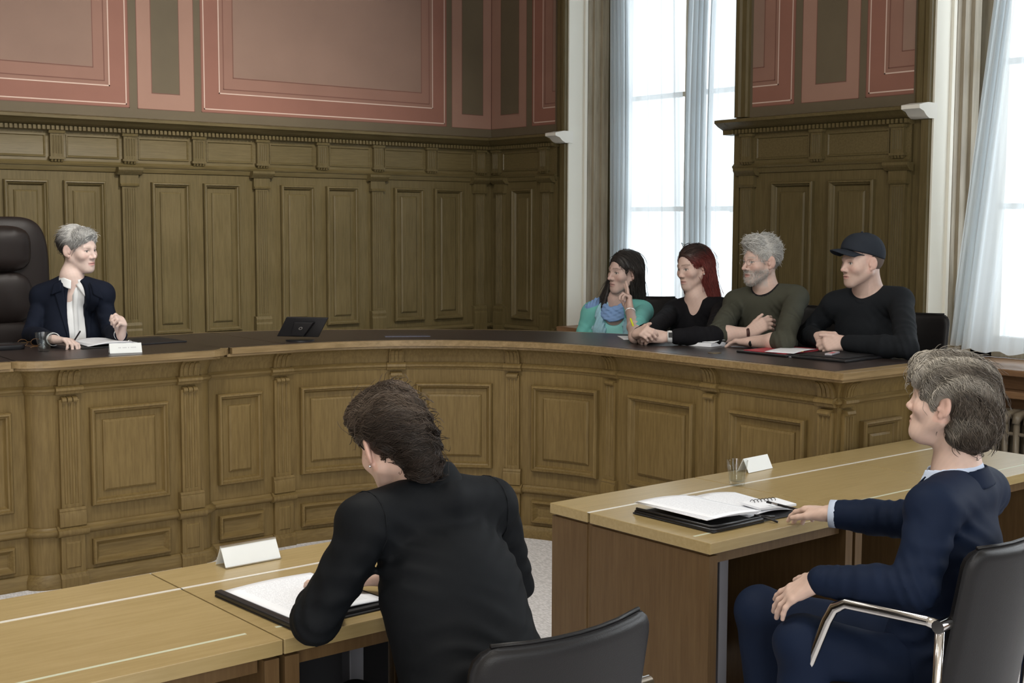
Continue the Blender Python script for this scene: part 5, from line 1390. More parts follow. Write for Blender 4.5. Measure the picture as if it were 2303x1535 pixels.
    hair('hair', H, hs, flow, col, n=3000, length=.11, steps=10, lift=.02, jitter=.08, parent=root, rad=.0009, wave=.006, wlen=.1, seed=6, base_h=HH)
    dl = nrm(b.wrl-b.ell); wc = b.wrl-dl*.018
    wristband(wc, dl, .027, .015, mat('steel_mesh', (.5, .5, .52), .4, metal=.8), root, 'wristwatch', label='silver mesh watch strap')
    obox('watch_face', wc-AWAY*.022-LEFT*.016, frame_of(dl, -AWAY-LEFT*.7), (.013, .015, .004), BLACK, root, .003)
    wristband(b.wrl-dl*.055, dl, .029, .006, ALU, root, 'bracelet')
    e = MB(); e.sphere(tuple(H.p(-.078, -.004, -.044)), .004); e.build('earring', mat('gold', (.5, .33, .12), .3, metal=1), root, keep=True, smooth='all')

# ---------------------------------------------------------------- chairwoman at the left
def chair_woman():
    shr, shl = at(96, 662, 7.05), at(228, 655, 6.98)
    H = Head(at(178, 562, 7.0), -62, -6, 3, 1.0, 1.0)
    b = mkbody(shl, shr, -98, nko=.112, lean=.06, tl=.50, fat=.92, depth=.95)
    b.elr, b.wrr = at(70, 752, 6.92), onz(122, 763, 1.115)
    b.ell, b.wrl = at(250, 748, 6.95), onz(272, 752, 1.125)
    root = mkperson((b.pel[0], b.pel[1], .33), 'grey-haired person in a navy blazer and white shirt holding a pen at the left')
    _k = b.fw*V(1, 1, 0); _k = nrm(_k); legs(b, root, cloth('dark_trousers', (.016, .017, .022)), b.pel+_k*.40-b.rt*.11-UPV*.05, b.pel+_k*.40+b.rt*.11-UPV*.05, zf=.33)
    S = Solid(); head_ops(S, H, nose=1.0, jaw=.95, brow=.8); neck(S, H, b, .047, .050); torso(S, b, -.016)
    arm(S, b.shl, b.ell, b.wrl, .032, .024, .023); arm(S, b.shr, b.elr, b.wrr, .032, .024, .023)
    hand_ops(S, b.wrr, nrm(-LEFT*.95-AWAY*.30-UPV*.02), -UPV*.95-AWAY*.2, -1, [(22, 38, 22), (28, 42, 25), (34, 44, 25), (38, 44, 25)], sc_=.94, thumb=(.5, .3, .3))
    hand_ops(S, b.wrl, nrm(-LEFT*.25-AWAY*.35+UPV*.85), nrm(-AWAY*.5+LEFT*.5), 1, [(50, 70, 45), (62, 75, 45), (66, 75, 45), (70, 75, 45)], sc_=.92, thumb=(.45, .5, .5))
    solid_obj('body', S, HB, SKIN, root, skin_col(H, (.66, .51, .46), brow=(.42, .32, .26), lip=(.55, .16, .16), flush=.4, browa=.5))
    sh = Solid(); torso(sh, b, .000, shr=.044, bust=.008); sh.sub(Ell(b.nk+b.up*.034+b.fw*.036, (.050, .068, .056), b.B), .006); sh.disp = folds(.0018, .07, 4)
    wh = cloth('white_shirt', (.74, .76, .78), rough=.7, bump=.15)
    so = solid_obj('shirt', sh, .0055, wh, root)
    J = Solid(); torso(J, b, .020, shr=.050, bust=.006); jarm(J, b, -1, .054, .046, .036, .92); jarm(J, b, 1, .054, .046, .036, .90)
    J.sub(Ell(b.nk+b.fw*.13-b.up*.27, (.046, .16, .36), b.B), .006); J.sub(Ell(b.nk+b.up*.032+b.fw*.02, (.072, .085, .060), b.B), .008); J.disp = creases(folds(.002, .12, 21), sleeve_items(b, .6))
    nv = cloth('navy_blazer', (.006, .009, .019)); jo = solid_obj('blazer', J, HC, nv, root)
    for s_ in (-1, 1):
        drape('lapel', J, b, [(s_*.056, -.020), (s_*.098, -.075), (s_*.052, -.33), (s_*.046, -.33)], nv, jo, .005, 6, 20, .004)
        drape('lapel_notch', J, b, [(s_*.062, -.012), (s_*.098, -.040), (s_*.115, -.095), (s_*.066, -.07)], nv, jo, .008, 5, 6, .004)
    cb = Solid(); cb.u(Band(b.nk-b.up*.022+b.fw*.010, b.B, .064, .053, .034, .0042, 1.0, 1.10, gap=.30, tilt=-.45)); solid_obj('collar', cb, .0035, wh, so)
    for s_ in (-1, 1):
        drape('collar_point', sh, b, [(s_*.006, -.034), (s_*.046, -.004), (s_*.054, -.070), (s_*.036, -.088)], wh, so, .010, 5, 6, .003)
    drape('placket', sh, b, [(-.012, -.048), (.012, -.048), (.012, -.42), (-.012, -.42)], wh, so, .003, 2, 16, .002)
    for el, wr in ((b.elr, b.wrr), (b.ell, b.wrl)):
        d = nrm(wr-el); wristband(wr-d*.022, d, .0300, .026, wh, so, 'cuff', sq=1)
    hs = Solid(); hs.u(H.E((0, -.024, .043), (.083, .103, .086)), .02); hs.u(H.E((.015, .052, .082), (.062, .042, .036)), .03); hs.cut(nrm(H.B@V(0, 1, -.55)), H.p(0, .066, .050)); hs.cut(-H.B[:, 2], H.p(0, 0, -.050)); hs.sub(H.E((0, .093, -.022), (.10, .085, .083)), .01)
    for s_ in (-1, 1): hs.sub(H.E((s_*.086, .012, -.034), (.026, .036, .042)), .006)
    def col(p, s_):
        k = np.clip((p[:, 2]*1.0+p[:, 1]*.6)/.09+.15, 0, 1)[:, None]
        return (np.array([.085, .075, .068])*(1-k)+np.array([.56, .56, .55])*k)*(.7+.6*s_[:, None])
    def flow(p):
        x, y, z = p[:, 0], p[:, 1], p[:, 2]; t = np.clip((z-.03)/.07, 0, 1)
        return np.stack([(.9-8*np.abs(x-.0))*t*np.where(y > 0, 1, .3), (.55*np.where(y > -.01, 1, -1))*t-.55*(1-t), -.15*t-.7*(1-t)], 1)
    hair('hair', H, hs, flow, col, n=3600, length=.055, steps=9, lift=.06, jitter=.16, parent=root, rad=.0009, seed=8, base_h=HH, keep=clear_face, stray=.04, lenf=lambda p: np.where(p[:, 1] > .03, .55, 1.0)*np.where(p[:, 2] < .0, .5, 1.0))
    return b

cap_man(); grey_man(); RW = red_woman(); teal_woman(); CW = chair_woman()

# ---------------------------------------------------------------- person in the black jacket (foreground)
def jacket_woman():
    shl, shr = at(822, 1160, 2.97), at(1100, 1122, 3.20)
    H = Head(at(886, 1000, 3.08), 84, -20, -8, .96, 1.0)
    b = mkbody(shl, shr, 92, lean=.24, tl=.47, fat=1.02, depth=1.1)
    b.ell, b.wrl = onz(712, 1392, .795), V(1.66, 2.76, .785)
    b.elr, b.wrr = onz(1150, 1308, .80), V(1.84, 2.76, .79)
    root = mkperson((b.pel[0], b.pel[1], 0), 'person in a black jacket seen from behind, bent over papers at the near desk')
    blk = cloth('black_suit', (.0035, .0045, .006), rough=.7, spec=.16, bump=.12)
    legs(b, root, blk, b.pel+V(-.10, .42, -.03), b.pel+V(.14, .42, -.03), zf=0)
    S = Solid(); head_ops(S, H); neck(S, H, b, .048, .052); torso(S, b, -.014)
    arm(S, b.shl, b.ell, b.wrl, .036, .030, .024); arm(S, b.shr, b.elr, b.wrr, .036, .030, .024)
    hand_ops(S, b.wrl, V(.35, .9, 0), V(0, 0, -1), 1, [(10, 15, 10)]*4, sc_=.94)
    hand_ops(S, b.wrr, V(-.6, .8, 0), V(-.3, 0, -1), -1, [(35, 40, 20)]*4, sc_=.94)
    solid_obj('body', S, .0030, SKIN, root, skin_col(H, (.58, .40, .33), flush=.5))
    J = Solid(); torso(J, b, .022, shr=.040); jarm(J, b, -1, .064, .056, .046); jarm(J, b, 1, .064, .054, .046)
    J.u(Cone(b.ch-b.up*.02, b.pel-UPV*.05, .150, .195, (b.fw, .74)), .05)
    J.sub(Ell(b.nk+b.up*.040+b.fw*.045, (.066, .080, .062), b.B), .008); J.disp = creases(folds(.003, .16, 41), sleeve_items(b, 1.0)+[(b.ch-b.up*.16-b.fw*.1-b.rt*.08, .13, b.up+b.rt*.4, .055, .007), (b.ch-b.up*.20-b.fw*.1+b.rt*.10, .12, b.up-b.rt*.5, .05, .007)])
    jo = solid_obj('jacket', J, .006, blk, root)
    cb = Solid(); cb.u(Band(b.nk-b.up*.050+b.fw*.006, b.B, .086, .066, .066, .0055, 1.05, 1.05, gap=.7, tilt=-.22)); solid_obj('collar', cb, .0045, blk, jo)
    for sh, el, s_ in ((b.shl, b.ell, -1), (b.shr, b.elr, 1)):     # armhole seams
        mb = MB(); ax = nrm(el-sh)
        c0 = sh-b.rt*s_*.004; A = b.fw; B_ = b.up
        pts = []
        for k in range(13):
            a = -.35*PI+1.25*PI*k/12; q = c0-A*math.sin(a)*.16+B_*math.cos(a)*.16; P = q[None].astype(f32)
            for _ in range(40):
                e = J.ev(P); d = (c0-P[0]); d = d/np.linalg.norm(d); P = (P+(d*max(-.01, min(.03, float(e[0])-.0005)))[None]).astype(f32)
            pts.append(P[0])
        mb.tube([tuple(map(float, p)) for p in pts], .0022, 6); mb.build('armhole_seam', blk, jo, keep=True, smooth='all')
    # swept-up brown hair
    hs = Solid(); hs.u(H.E((0, -.022, .036), (.080, .098, .088)), .02)
    hs.u(H.E((-.022, .040, .088), (.055, .055, .042)), .03); hs.u(H.E((.028, .010, .110), (.050, .060, .034)), .03); hs.u(H.E((.012, -.095, -.035), (.046, .036, .062)), .04)
    hs.u(H.E((.015, -.075, -.085), (.030, .026, .030)), .03)
    hs.sub(H.E((0, .090, -.03), (.095, .085, .088)), .01)
    hs.disp = creases(folds(.003, .07, 62), [(H.p(0, .03, .09), .10, H.B@V(.6, .8, .3), .030, .009), (H.p(0, -.06, .0), .12, H.B@V(.4, .2, 1), .034, .008)])
    for s_ in (-1, 1): hs.sub(H.E((s_*.096, -.006, -.016), (.034, .034, .046)), .006); hs.sub(H.E((s_*.075, -.030, -.085), (.034, .05, .05)), .01)
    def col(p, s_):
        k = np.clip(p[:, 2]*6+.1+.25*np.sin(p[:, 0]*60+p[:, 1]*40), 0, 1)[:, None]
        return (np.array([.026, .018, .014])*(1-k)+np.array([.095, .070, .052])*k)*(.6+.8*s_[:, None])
    def flow(p):
        x, y, z = p[:, 0], p[:, 1], p[:, 2]; t = np.clip((z-.0)/.10, 0, 1)
        return np.stack([.35+0*x-(x-.01)*9*(y < -.02), -.9+0*x+.5*(z < -.03), .15-.35*t+.5*(z < .02)*(y > -.06)-.3*(y < -.06)], 1)
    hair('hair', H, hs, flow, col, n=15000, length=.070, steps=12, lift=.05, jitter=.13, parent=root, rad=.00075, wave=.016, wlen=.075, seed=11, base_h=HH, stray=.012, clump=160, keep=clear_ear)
    e = MB(); e.sphere(tuple(H.p(-.084, -.008, -.036)), .0032); e.build('earring', ALU, root, keep=True, smooth='all')
    return b

# ---------------------------------------------------------------- man in the blue suit (foreground)
def suit_man():
    shl, shr = at(2098, 1128, 3.44), at(2208, 1088, 3.80)
    H = Head(at(2130, 903, 3.60), 110, 5, 0, .98, 1.04)
    b = mkbody(shl, shr, 116, lean=-.03, tl=.46, fat=1.15, depth=1.08)
    b.ell, b.wrl = at(2058, 1322, 3.38), at(1836, 1304, 3.54)
    b.elr, b.wrr = at(2030, 1168, 3.96), onz(1866, 1154, .805)
    root = mkperson((b.pel[0], b.pel[1], 0), 'person in a blue suit seen from behind, one hand on papers, one on the knee')
    blue = cloth('blue_suit', (.007, .013, .032), rough=.7, spec=.12, bump=.10, bscale=900)
    kl, kr = at(1806, 1446, 3.60), at(1712, 1376, 3.92)
    legs(b, root, blue, kl, kr, (kl[0]+.02, kl[1]-.02, .10), (kr[0]+.05, kr[1]-.02, .10), h=.008, r=(.100, .075, .066))
    S = Solid(); head_ops(S, H, nose=.97, jaw=1.08, cheek=1.1, chin=.9); neck(S, H, b, .060, .064); S.u(H.E((0, .045, -.100), (.04, .035, .028)), .03); torso(S, b, -.014)
    arm(S, b.shl, b.ell, b.wrl, .040, .033, .027); arm(S, b.shr, b.elr, b.wrr, .040, .033, .027)
    hand_ops(S, b.wrl, at(1762, 1344, 3.60)-b.wrl, -UPV*.85+AWAY*.5+LEFT*.15, 1, [(8, 14, 8), (10, 18, 10), (10, 20, 10), (10, 22, 10)], sc_=1.0, spread=11, thumb=(.75, .15, .2))
    hand_ops(S, b.wrr, nrm(onz(1790, 1136, .795)-b.wrr), V(0, 0, -1)-AWAY*.15, -1, [(18, 20, 12), (20, 24, 14), (22, 26, 14), (22, 26, 14)], sc_=1.0, spread=5, thumb=(.55, .2, .2))
    solid_obj('body', S, .0030, SKIN, root, skin_col(H, (.60, .43, .36), brow=(.28, .22, .17), flush=.6))
    sh = Solid(); torso(sh, b, .004, shr=.05); sh.sub(Ell(b.nk+b.up*.030+b.fw*.03, (.066, .080, .060), b.B), .008)
    wh = cloth('pale_blue_shirt', (.52, .60, .76), rough=.7, bump=.15); so = solid_obj('shirt', sh, .006, wh, root)
    J = Solid(); torso(J, b, .022, shr=.042); jarm(J, b, -1, .068, .056, .044, .93); jarm(J, b, 1, .066, .054, .044, .84)
    J.u(Cone(b.pel+b.up*.03, b.pel-UPV*.05-b.fw*.0, .175, .18, (b.fw, .80)), .06)
    J.sub(Ell(b.nk+b.fw*.15-b.up*.22, (.036, .15, .34), b.B), .006); J.sub(Ell(b.nk+b.up*.042+b.fw*.035, (.078, .092, .060), b.B), .008); J.disp = creases(folds(.003, .16, 51), sleeve_items(b, 1.1)+[(b.ch-b.up*.16-b.rt*.16, .14, b.up+b.fw*.5, .055, .009)])
    jo = solid_obj('jacket', J, .0062, blue, root)
    cb = Solid(); cb.u(Band(b.nk-b.up*.026+b.fw*.012, b.B, .086, .070, .044, .0035, 1.0, 1.04, gap=.35, tilt=-.25)); solid_obj('collar', cb, .004, wh, so)
    cb = Solid(); cb.u(Band(b.nk-b.up*.048+b.fw*.008, b.B, .104, .080, .050, .0042, 1.02, 1.04, gap=.8, tilt=-.28)); solid_obj('jacket_collar', cb, .0045, blue, jo)
    for s_ in (-1, 1):
        drape('lapel', J, b, [(s_*.066, -.01), (s_*.125, -.06), (s_*.075, -.32), (s_*.045, -.34)], blue, jo, .006, 6, 18, .004)
    for el, wr in ((b.elr, b.wrr),):
        d = nrm(wr-el); wristband(wr-d*.026, d, .0400, .050, wh, so, 'cuff', sq=1)
    hs = Solid(); hs.u(H.E((0, -.028, .042), (.090, .108, .094)), .02); hs.u(H.E((-.01, .045, .085), (.066, .055, .050)), .03); hs.u(H.E((.0, -.095, -.045), (.070, .050, .068)), .04); hs.u(H.E((-.045, -.062, -.055), (.036, .040, .055)), .03)
    hs.sub(H.E((0, .104, -.022), (.098, .088, .088)), .01)
    for s_ in (-1, 1): hs.sub(H.E((s_*.100, -.004, -.016), (.036, .036, .048)), .006)
    hs.disp = creases(folds(.003, .07, 61), [(H.p(0, 0, .05), .16, H.B@V(.9, .3, .4), .032, .009), (H.p(0, -.06, -.02), .12, H.B@V(1, 0, .5), .030, .009)])
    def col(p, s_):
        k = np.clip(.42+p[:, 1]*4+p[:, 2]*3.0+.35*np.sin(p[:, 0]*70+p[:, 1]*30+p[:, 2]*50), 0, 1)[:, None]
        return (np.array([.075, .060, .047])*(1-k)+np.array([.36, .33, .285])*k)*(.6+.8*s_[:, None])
    def flow(p):
        x, y, z = p[:, 0], p[:, 1], p[:, 2]; t = np.clip((z-.0)/.10, 0, 1)
        return np.stack([.25*np.sign(x)*t, -.8*np.where(y > .06, -.2, 1)*(.35+.65*t), -.25-.85*(1-t)], 1)
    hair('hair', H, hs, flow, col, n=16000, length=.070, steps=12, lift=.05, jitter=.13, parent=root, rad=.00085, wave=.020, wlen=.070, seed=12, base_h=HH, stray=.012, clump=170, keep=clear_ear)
    return b
JW = jacket_woman(); SM = suit_man()

# ================================================================== things on the desks and the bench
def world_part(mb, name, m_, root, **k): return mb.build(name, m_, root, keep=True, **k)
def rect_pts(c, ang, w_, h_):
    a = math.radians(ang); ux, uy = (math.cos(a), math.sin(a)), (-math.sin(a), math.cos(a))
    return [(c[0]+ux[0]*x*w_/2+uy[0]*y*h_/2, c[1]+ux[1]*x*w_/2+uy[1]*y*h_/2) for x, y in ((-1, -1), (1, -1), (1, 1), (-1, 1))]
def slab_obj(name, pts, z0, z1, m_, root=None, bevel=.0, label=None):
    b = MB(); b.loft([[(*p, z) for p in pts] for z in (z0, z1)]); o = b.build(name, m_, root, keep=root is not None, bevel=bevel)
    if label: o['label'] = label
    return o
def sheet(name, c, ang, w_, h_, z, m_, root=None, curl=0.0, t=.0006, n=12, lift=0.0, thick=None):
    "sheet of paper, u across, v along; curl lifts the middle, lift raises one long side"
    pts = rect_pts(c, ang, w_, h_); P = [np.array(p) for p in pts]; vs = []; uv = []
    for j in range(n+1):
        for i in range(n+1):
            u, v = i/n, j/n; q = (P[0]*(1-u)+P[1]*u)*(1-v)+(P[3]*(1-u)+P[2]*u)*v
            vs.append((q[0], q[1], z+curl*math.sin(PI*u)+lift*(1-u)**1.5)); uv.append((u, v))
    fs = [(j*(n+1)+i, j*(n+1)+i+1, (j+1)*(n+1)+i+1, (j+1)*(n+1)+i) for j in range(n) for i in range(n)]
    b = MB(); b.add(vs, fs); o = b.build(name, m_, root, keep=root is not None, smooth='all')
    l = o.data.uv_layers.new(name='UVMap')
    for lp in o.data.loops: l.data[lp.index].uv = uv[lp.vertex_index]
    md = o.modifiers.new('s', 'SOLIDIFY'); md.thickness = thick or t; md.offset = 1
    return o
def tumbler(x, y, z, label, group='water glasses', full=.58):
    root = empty('water_glass', (x, y, z)); tag(root, label, 'glass', group)
    n = 48; h = .092; b = MB()
    def fac(a, zz, r):
        k = max(0, 1-abs(zz-.03)/.034); return r*(1-.035*k*abs(math.cos(a*4.5))) if zz < .062 else r
    outer = [(.026, 0), (.028, .002), (.0295, .01), (.0315, .03), (.0335, .055), (.0365, .064), (.0385, .085), (.0395, h)]
    inner = [(.0375, h), (.0362, .085), (.0342, .066), (.0305, .052), (.0282, .03), (.0260, .016), (.018, .013), (.0005, .013)]
    b.loft([[(fac(2*PI*k/n, zz, r)*math.cos(2*PI*k/n), fac(2*PI*k/n, zz, r)*math.sin(2*PI*k/n), zz) for k in range(n)] for r, zz in outer]+[[(r*math.cos(2*PI*k/n), r*math.sin(2*PI*k/n), zz) for k in range(n)] for r, zz in inner])
    b.build('tumbler', GLASS, root, smooth=True)
    b = MB(); top = .013+full*.07; b.lathe([(.0005, .0132), (.0175, .0133), (.0256, .0165), (.0278, .03), (.0278+(top-.03)*.10, top), (.0005, top)], (0, 0, 0), n); b.build('water', WATER, root, smooth=True)
    return root
def name_card(c, ang, w_, label, txt=False, h_=.055, dep=.06, metal=True):
    root = empty('name_card', (c[0], c[1], c[2]), math.radians(ang)); tag(root, label, 'name card', 'folded white name cards')
    b = MB(); t = .0018
    b.loft([[(x, -dep/2, 0), (x, -.001, h_), (x, .001, h_), (x, dep/2, 0), (x, dep/2-t, 0), (x, 0, h_-t*2), (x, -dep/2+t, 0)] for x in (-w_/2, w_/2)])
    b.build('card', CARDM, root)
    if metal:
        b = MB(); b.box(-w_/2, w_/2, -.003, .003, h_-.002, h_+.002); b.box(-w_/2, w_/2, -dep/2-.003, -dep/2+.001, 0, .003); b.build('holder_edge', ALU, root)
    if txt:
        b = MB(); r_ = random.Random(3); x = -w_*.22
        for wl in (2, 3, 1, 4):
            for k in range(wl):
                hh = r_.choice((.006, .006, .009)); v = lambda xx, zz: (xx, -dep/2+zz*(dep/2)/h_-.0006, zz)
                b.add([v(x, .022), v(x+.0045, .022), v(x+.0045, .022+hh), v(x, .022+hh)], [(0, 1, 2, 3)]); x += .0065
            x += .006
        b.build('printed_line', mat('pale_print', (.50, .51, .54), .6), root)
    return root
# -- near desk
fr_ = empty('folder', (1.63, 2.84, .74)); tag(fr_, 'black folder with a white sheet lying before the person in the black jacket', 'folder')
slab_obj('cover', rect_pts((1.645, 2.845), 2, .30, .375), .7405, .7445, BLACKM, fr_, .0015)
slab_obj('cover_edge', rect_pts((1.505, 2.84), 2, .022, .375), .7445, .757, BLACK, fr_, .004)
slab_obj('cover', rect_pts((1.655, 2.845), 2, .285, .355), .7445, .752, BLACKM, fr_, .0015)
sheet('sheet', (1.648, 2.850), 3, .262, .335, .7535, PRINT, fr_, curl=.004, thick=.003)
name_card((1.722, 3.285, .7415), 1.5, .175, 'long white name card in a metal holder on the near desk')
# -- far desk
pf = empty('portfolio', (3.22, 2.87, .74)); tag(pf, 'open black zip portfolio stuffed with printed pages on the oak desk', 'portfolio')
slab_obj('cover', rect_pts((3.125, 2.865), 0, .245, .355), .741, .747, BLACKM, pf, .003)
slab_obj('cover', rect_pts((3.335, 2.865), -2, .235, .345), .741, .746, BLACKM, pf, .003)
b = MB(); b.tube([(3.01, 3.035, .750), (3.006, 2.70, .750), (3.03, 2.688, .750), (3.235, 2.690, .752), (3.25, 2.695, .75)], .0055, 8, flat=(1, 1)); b.tube([(3.01, 3.03, .760), (3.008, 2.705, .760), (3.03, 2.694, .760), (3.235, 2.694, .758)], .0045, 8); world_part(b, 'zip', BLACK, pf, smooth='all')
b = MB(); b.tube([(3.25, 2.70, .755), (3.262, 2.675, .752), (3.275, 2.655, .744)], .004, 8); b.tube([(3.235, 2.72, .760), (3.262, 2.70, .757), (3.30, 2.69, .752)], .004, 8); world_part(b, 'zip_pull', BLACK, pf, smooth='all')
for k in range(4): sheet('page', (3.130+.002*k, 2.880-.003*k), -1.5+1.2*k, .235, .330, .7655+.0022*k, PRINT if k == 3 else PAPER, pf, curl=.006, lift=.010, thick=.0016)
sheet('page', (3.165, 2.905), -9, .225, .31, .763, PAPER, pf, curl=.004, lift=.004, thick=.001)
sheet('page', (3.350, 2.885), -4, .205, .300, .748, PRINT, pf, curl=.010, thick=.003)
sheet('page', (3.365, 2.900), -10, .205, .290, .7525, PRINT, pf, curl=.008, thick=.0012)
nb = empty('notepad', (3.37, 2.76, .76)); tag(nb, 'small ring-bound notepad under the hand of the man in blue', 'notepad')
slab_obj('pad', rect_pts((3.372, 2.775), -12, .150, .105), .7655, .774, PAPER, nb, .001)
for k in range(7):
    q = np.array([3.335+.014*k, 2.812-.003*k]); b = MB(); b.tube([(q[0], q[1]+.010*math.cos(a), .775+.007*math.sin(a)) for a in [2*PI*i/12 for i in range(13)]], .0012, 5); world_part(b, 'ring', BLACK, nb, smooth='all')
pe = empty('pen', (3.36, 2.80, .78)); tag(pe, 'black pen lying on the notepad beside the resting hand', 'pen')
b = MB(); b.tube([onz(1725, 1128, .786), onz(1800, 1147, .786)], .0042, 8); world_part(b, 'barrel', BLACK, pe, smooth=True)
b = MB(); b.tube([onz(1737, 1131, .786), onz(1750, 1134.5, .786)], .0046, 8); world_part(b, 'grip', ALU, pe, smooth=True)
tumbler(3.640, 3.145, .741, 'half-full faceted water glass on the oak desk near the portfolio', full=.55)
name_card((3.925, 3.30, .7415), 4, .155, 'blank white name card behind the water glass on the oak desk', h_=.052, dep=.055, metal=False)
# -- bench, chairwoman's place
ZB = ZT+.0015
fo = empty('folder', (2.66, 6.44, ZB)); tag(fo, 'open black folder with white pages before the person in the navy blazer', 'folder')
slab_obj('cover', rect_pts((2.560, 6.46), -3, .27, .33), ZB, ZB+.006, BLACKM, fo, .002)
slab_obj('cover', rect_pts((2.850, 6.50), 4, .27, .31), ZB, ZB+.007, BLACKM, fo, .002)
for k in range(3): sheet('page', (2.585+.004*k, 6.47), -6+4*k, .225, .30, ZB+.008+.003*k, PRINT if k == 2 else PAPER, fo, curl=.010, thick=.002)
b = MB()
for k in (0, 1): b.tube([(2.70+.012*math.cos(a), 6.40+.1*k, ZB+.012+.012*math.sin(a)) for a in [PI*i/8 for i in range(9)]], .0018, 6)
for k, (yy) in enumerate((6.40, 6.50)):
    b = MB(); b.tube([(2.70+.014*math.cos(a), yy, ZB+.008+.014*math.sin(a)) for a in [PI*i/8 for i in range(9)]], .002, 6); world_part(b, 'ring', CHROME, fo, smooth='all')
name_card((2.520, 6.025, ZB), -14, .150, 'white name card with pale print on the bench beside the water glass', txt=True, h_=.045, dep=.05, metal=False)
tumbler(2.232, 6.315, ZB, 'faceted water glass on the bench beside the person in the navy blazer', full=.6)
sp = empty('spectacles', (2.28, 6.55, ZB)); tag(sp, 'folded tortoiseshell spectacles lying left of the water glass', 'spectacles')
tor = mat('tortoiseshell', (.10, .045, .012), .3)
b = MB()
for x in (-.033, .033): b.tube([(2.26+x+.024*math.cos(a), 6.60+.003, ZB+.020+.018*math.sin(a)) for a in [2*PI*k/18 for k in range(19)]], .0018, 6)
b.tube([(2.251, 6.603, ZB+.024), (2.269, 6.603, ZB+.024)], .0018, 6)
world_part(b, 'frame_front', tor, sp, smooth='all')
for x in (-1, 1): b = MB(); b.tube([(2.26+x*.058, 6.603, ZB+.024), (2.26+x*.055, 6.56, ZB+.012), (2.26-x*.03, 6.50, ZB+.004)], .0016, 6); world_part(b, 'temple', tor, sp, smooth='all')
mc = empty('conference_phone', (2.12, 6.55, ZB)); tag(mc, 'low black desk device at the left edge of the bench', 'desk device')
b = MB(); b.loft([[(2.115+rx*math.copysign(abs(math.cos(a))**.5, math.cos(a)), 6.53+ry*math.copysign(abs(math.sin(a))**.5, math.sin(a)), ZB+z) for a in [2*PI*k/36 for k in range(36)]] for rx, ry, z in ((.085, .06, 0), (.09, .064, .008), (.088, .062, .022), (.076, .052, .029))]); world_part(b, 'housing', BLACK, mc, smooth=True)
b = MB(); b.loft([[(2.115+rx*math.cos(a), 6.53+ry*math.sin(a), ZB+z) for a in [2*PI*k/24 for k in range(24)]] for rx, ry, z in ((.04, .03, .029), (.038, .028, .032))]); world_part(b, 'keypad', BLACKM, mc)
def pen(name, a, b_, m_, label, r=.0042):
    root = empty(name, tuple(map(float, a))); tag(root, label, 'pen'); d = nrm(np.asarray(b_)-a); q = MB(); q.tube([a+d*.012, b_], r, 8); world_part(q, 'barrel', m_, root, smooth=True)
    q = MB(); q.tube([a, a+d*.012], [r*.25, r*.9], 8); world_part(q, 'tip', BLACK, root, smooth=True)
pen('pen', onz(163, 772, 1.095), at(180, 745, 6.68), BLACK, 'slim dark pen in the hand of the person in the navy blazer')
pen('pen', at(1431, 752, 6.93), at(1418, 716, 6.98), mat('lime_plastic', (.55, .60, .03), .4), 'lime green pen held by the red-haired woman', .0055)
# -- tablet
tb = empty('tablet', (3.60, 6.25, ZB)); tag(tb, 'black tablet computer on a stand seen from behind on the bench', 'tablet')
P_ = [onz(622, 757, ZT+.02), onz(716, 759, ZT+.02)]
ex = nrm(P_[1]-P_[0]); ey = nrm(np.cross(V(0, 0, 1), ex)); c_ = np.array([3.60, 6.185, ZB]); upb = nrm(UPV*.84-LEFT*.46-AWAY*.22)
fB = frame_of(upb, np.cross(ex, upb))
cc = (P_[0]+P_[1])/2+upb*.066
obox('screen_back', cc, np.stack([ex, upb, nrm(np.cross(ex, upb))], 1), (.116, .062, .006), BLACK, tb, .004)
nb_ = nrm(-np.cross(ex, upb) if np.dot(np.cross(ex, upb), AWAY) > 0 else np.cross(ex, upb))
b = MB(); cb_ = cc+nb_*.006
b.loft([[cb_+ex*x*s_+upb*y+nb_*o for x, y in ((-.060, .035), (.060, .035), (.042, -.052), (-.042, -.052))] for s_, o in ((1, 0), (.86, .022))]); world_part(b, 'stand', BLACK, tb, bevel=.003)
b = MB(); b.lathe([(.0, 0), (.075, 0), (.075, .006), (.070, .008), (0, .008)], (float(P_[0][0]+P_[1][0])/2+.01, float(P_[0][1]+P_[1][1])/2-.01, ZB), 32); world_part(b, 'foot', BLACK, tb, smooth=True)
b = MB(); lg = cb_+nb_*.0225
b.loft([[lg+ex*(math.cos(a)*r_)+upb*(math.sin(a)*r_*.9-.002)+nb_*.0004 for a in [2*PI*k/20 for k in range(20)]] for r_ in (.010, .0065)], False, False); world_part(b, 'emblem', ALU, tb)
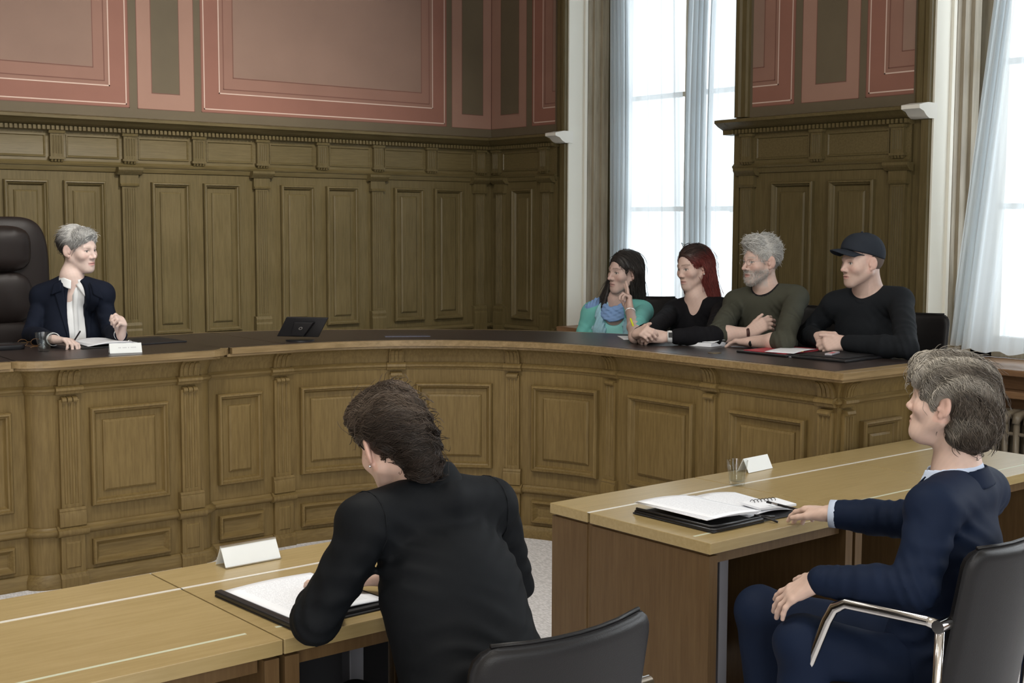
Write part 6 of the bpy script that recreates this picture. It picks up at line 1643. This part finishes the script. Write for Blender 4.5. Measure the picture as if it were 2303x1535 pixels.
# -- before the four on the right
s1 = sheet('paper_sheet', (5.03, 5.10), -35, .15, .22, ZB, PAPER, None, thick=.003); tag(s1, 'white writing sheet under the hands of the red-haired woman', 'paper')
bk = empty('open_book', (5.06, 4.56, ZB)); tag(bk, 'thick white notebook lying open before the grey-haired man', 'notebook')
slab_obj('page_block', rect_pts((5.01, 4.585), 12, .15, .20), ZB, ZB+.020, PAPER, bk, .002)
sheet('open_page', (5.03, 4.585), 12, .16, .21, ZB+.022, PAPER, bk, curl=.008, thick=.002)
q_ = MB(); q_.tube([(5.00, 4.60, ZB+.035), (5.08, 4.54, ZB+.035)], .004, 8); o = q_.build('pen', mat('blue_pen', (.02, .03, .15), .4), smooth=True); tag(o, 'dark blue pen on the open notebook', 'pen')
s2 = sheet('paper_sheet', (5.16, 4.42), 20, .16, .21, ZB, mat('leaflet', (.55, .60, .66), .5, var=.25, vscale=25), None, thick=.002); tag(s2, 'pale printed leaflet half under the folded arms of the grey-haired man', 'paper')
pc = empty('portfolio', (5.08, 3.93, ZB)); tag(pc, 'open black leather portfolio with red folder at the end of the bench', 'portfolio')
slab_obj('cover', rect_pts((5.075, 4.07), 0, .42, .31), ZB, ZB+.010, BLACK, pc, .004)
slab_obj('cover', rect_pts((5.085, 3.755), 3, .42, .30), ZB, ZB+.012, BLACK, pc, .004)
slab_obj('pocket', rect_pts((5.095, 3.765), 3, .36, .24), ZB+.012, ZB+.016, BLACKM, pc, .002)
slab_obj('red_folder', rect_pts((5.06, 4.08), 2, .33, .25), ZB+.010, ZB+.013, mat('red_card', (.42, .04, .06), .5), pc, .001, label='red card folder')
sheet('page', (5.03, 4.02), 14, .27, .15, ZB+.0145, PAPER, pc, curl=.004, thick=.002)
slab_obj('sticky_note', rect_pts((5.01, 3.96), 30, .05, .05), ZB+.018, ZB+.019, mat('yellow_note', (.65, .50, .12), .6), pc)
b = MB(); b.tube([(4.90, 3.895, ZB+.006), (4.875, 3.885, ZB+.004), (4.862, 3.90, ZB+.003)], .004, 6); world_part(b, 'zip_pull', STEEL, pc, smooth='all')
ph = empty('cassette_case', (5.0, 3.72, ZB)); tag(ph, 'small clear case with red label on the black portfolio', 'case')
slab_obj('case', rect_pts((5.02, 3.77), 20, .13, .035), ZB+.0165, ZB+.026, mat('clear_plastic', (.40, .38, .42), .2), ph, .003)
slab_obj('label_strip', rect_pts((5.01, 3.762), 20, .05, .018), ZB+.026, ZB+.0268, mat('red_card2', (.42, .04, .06), .5), ph)
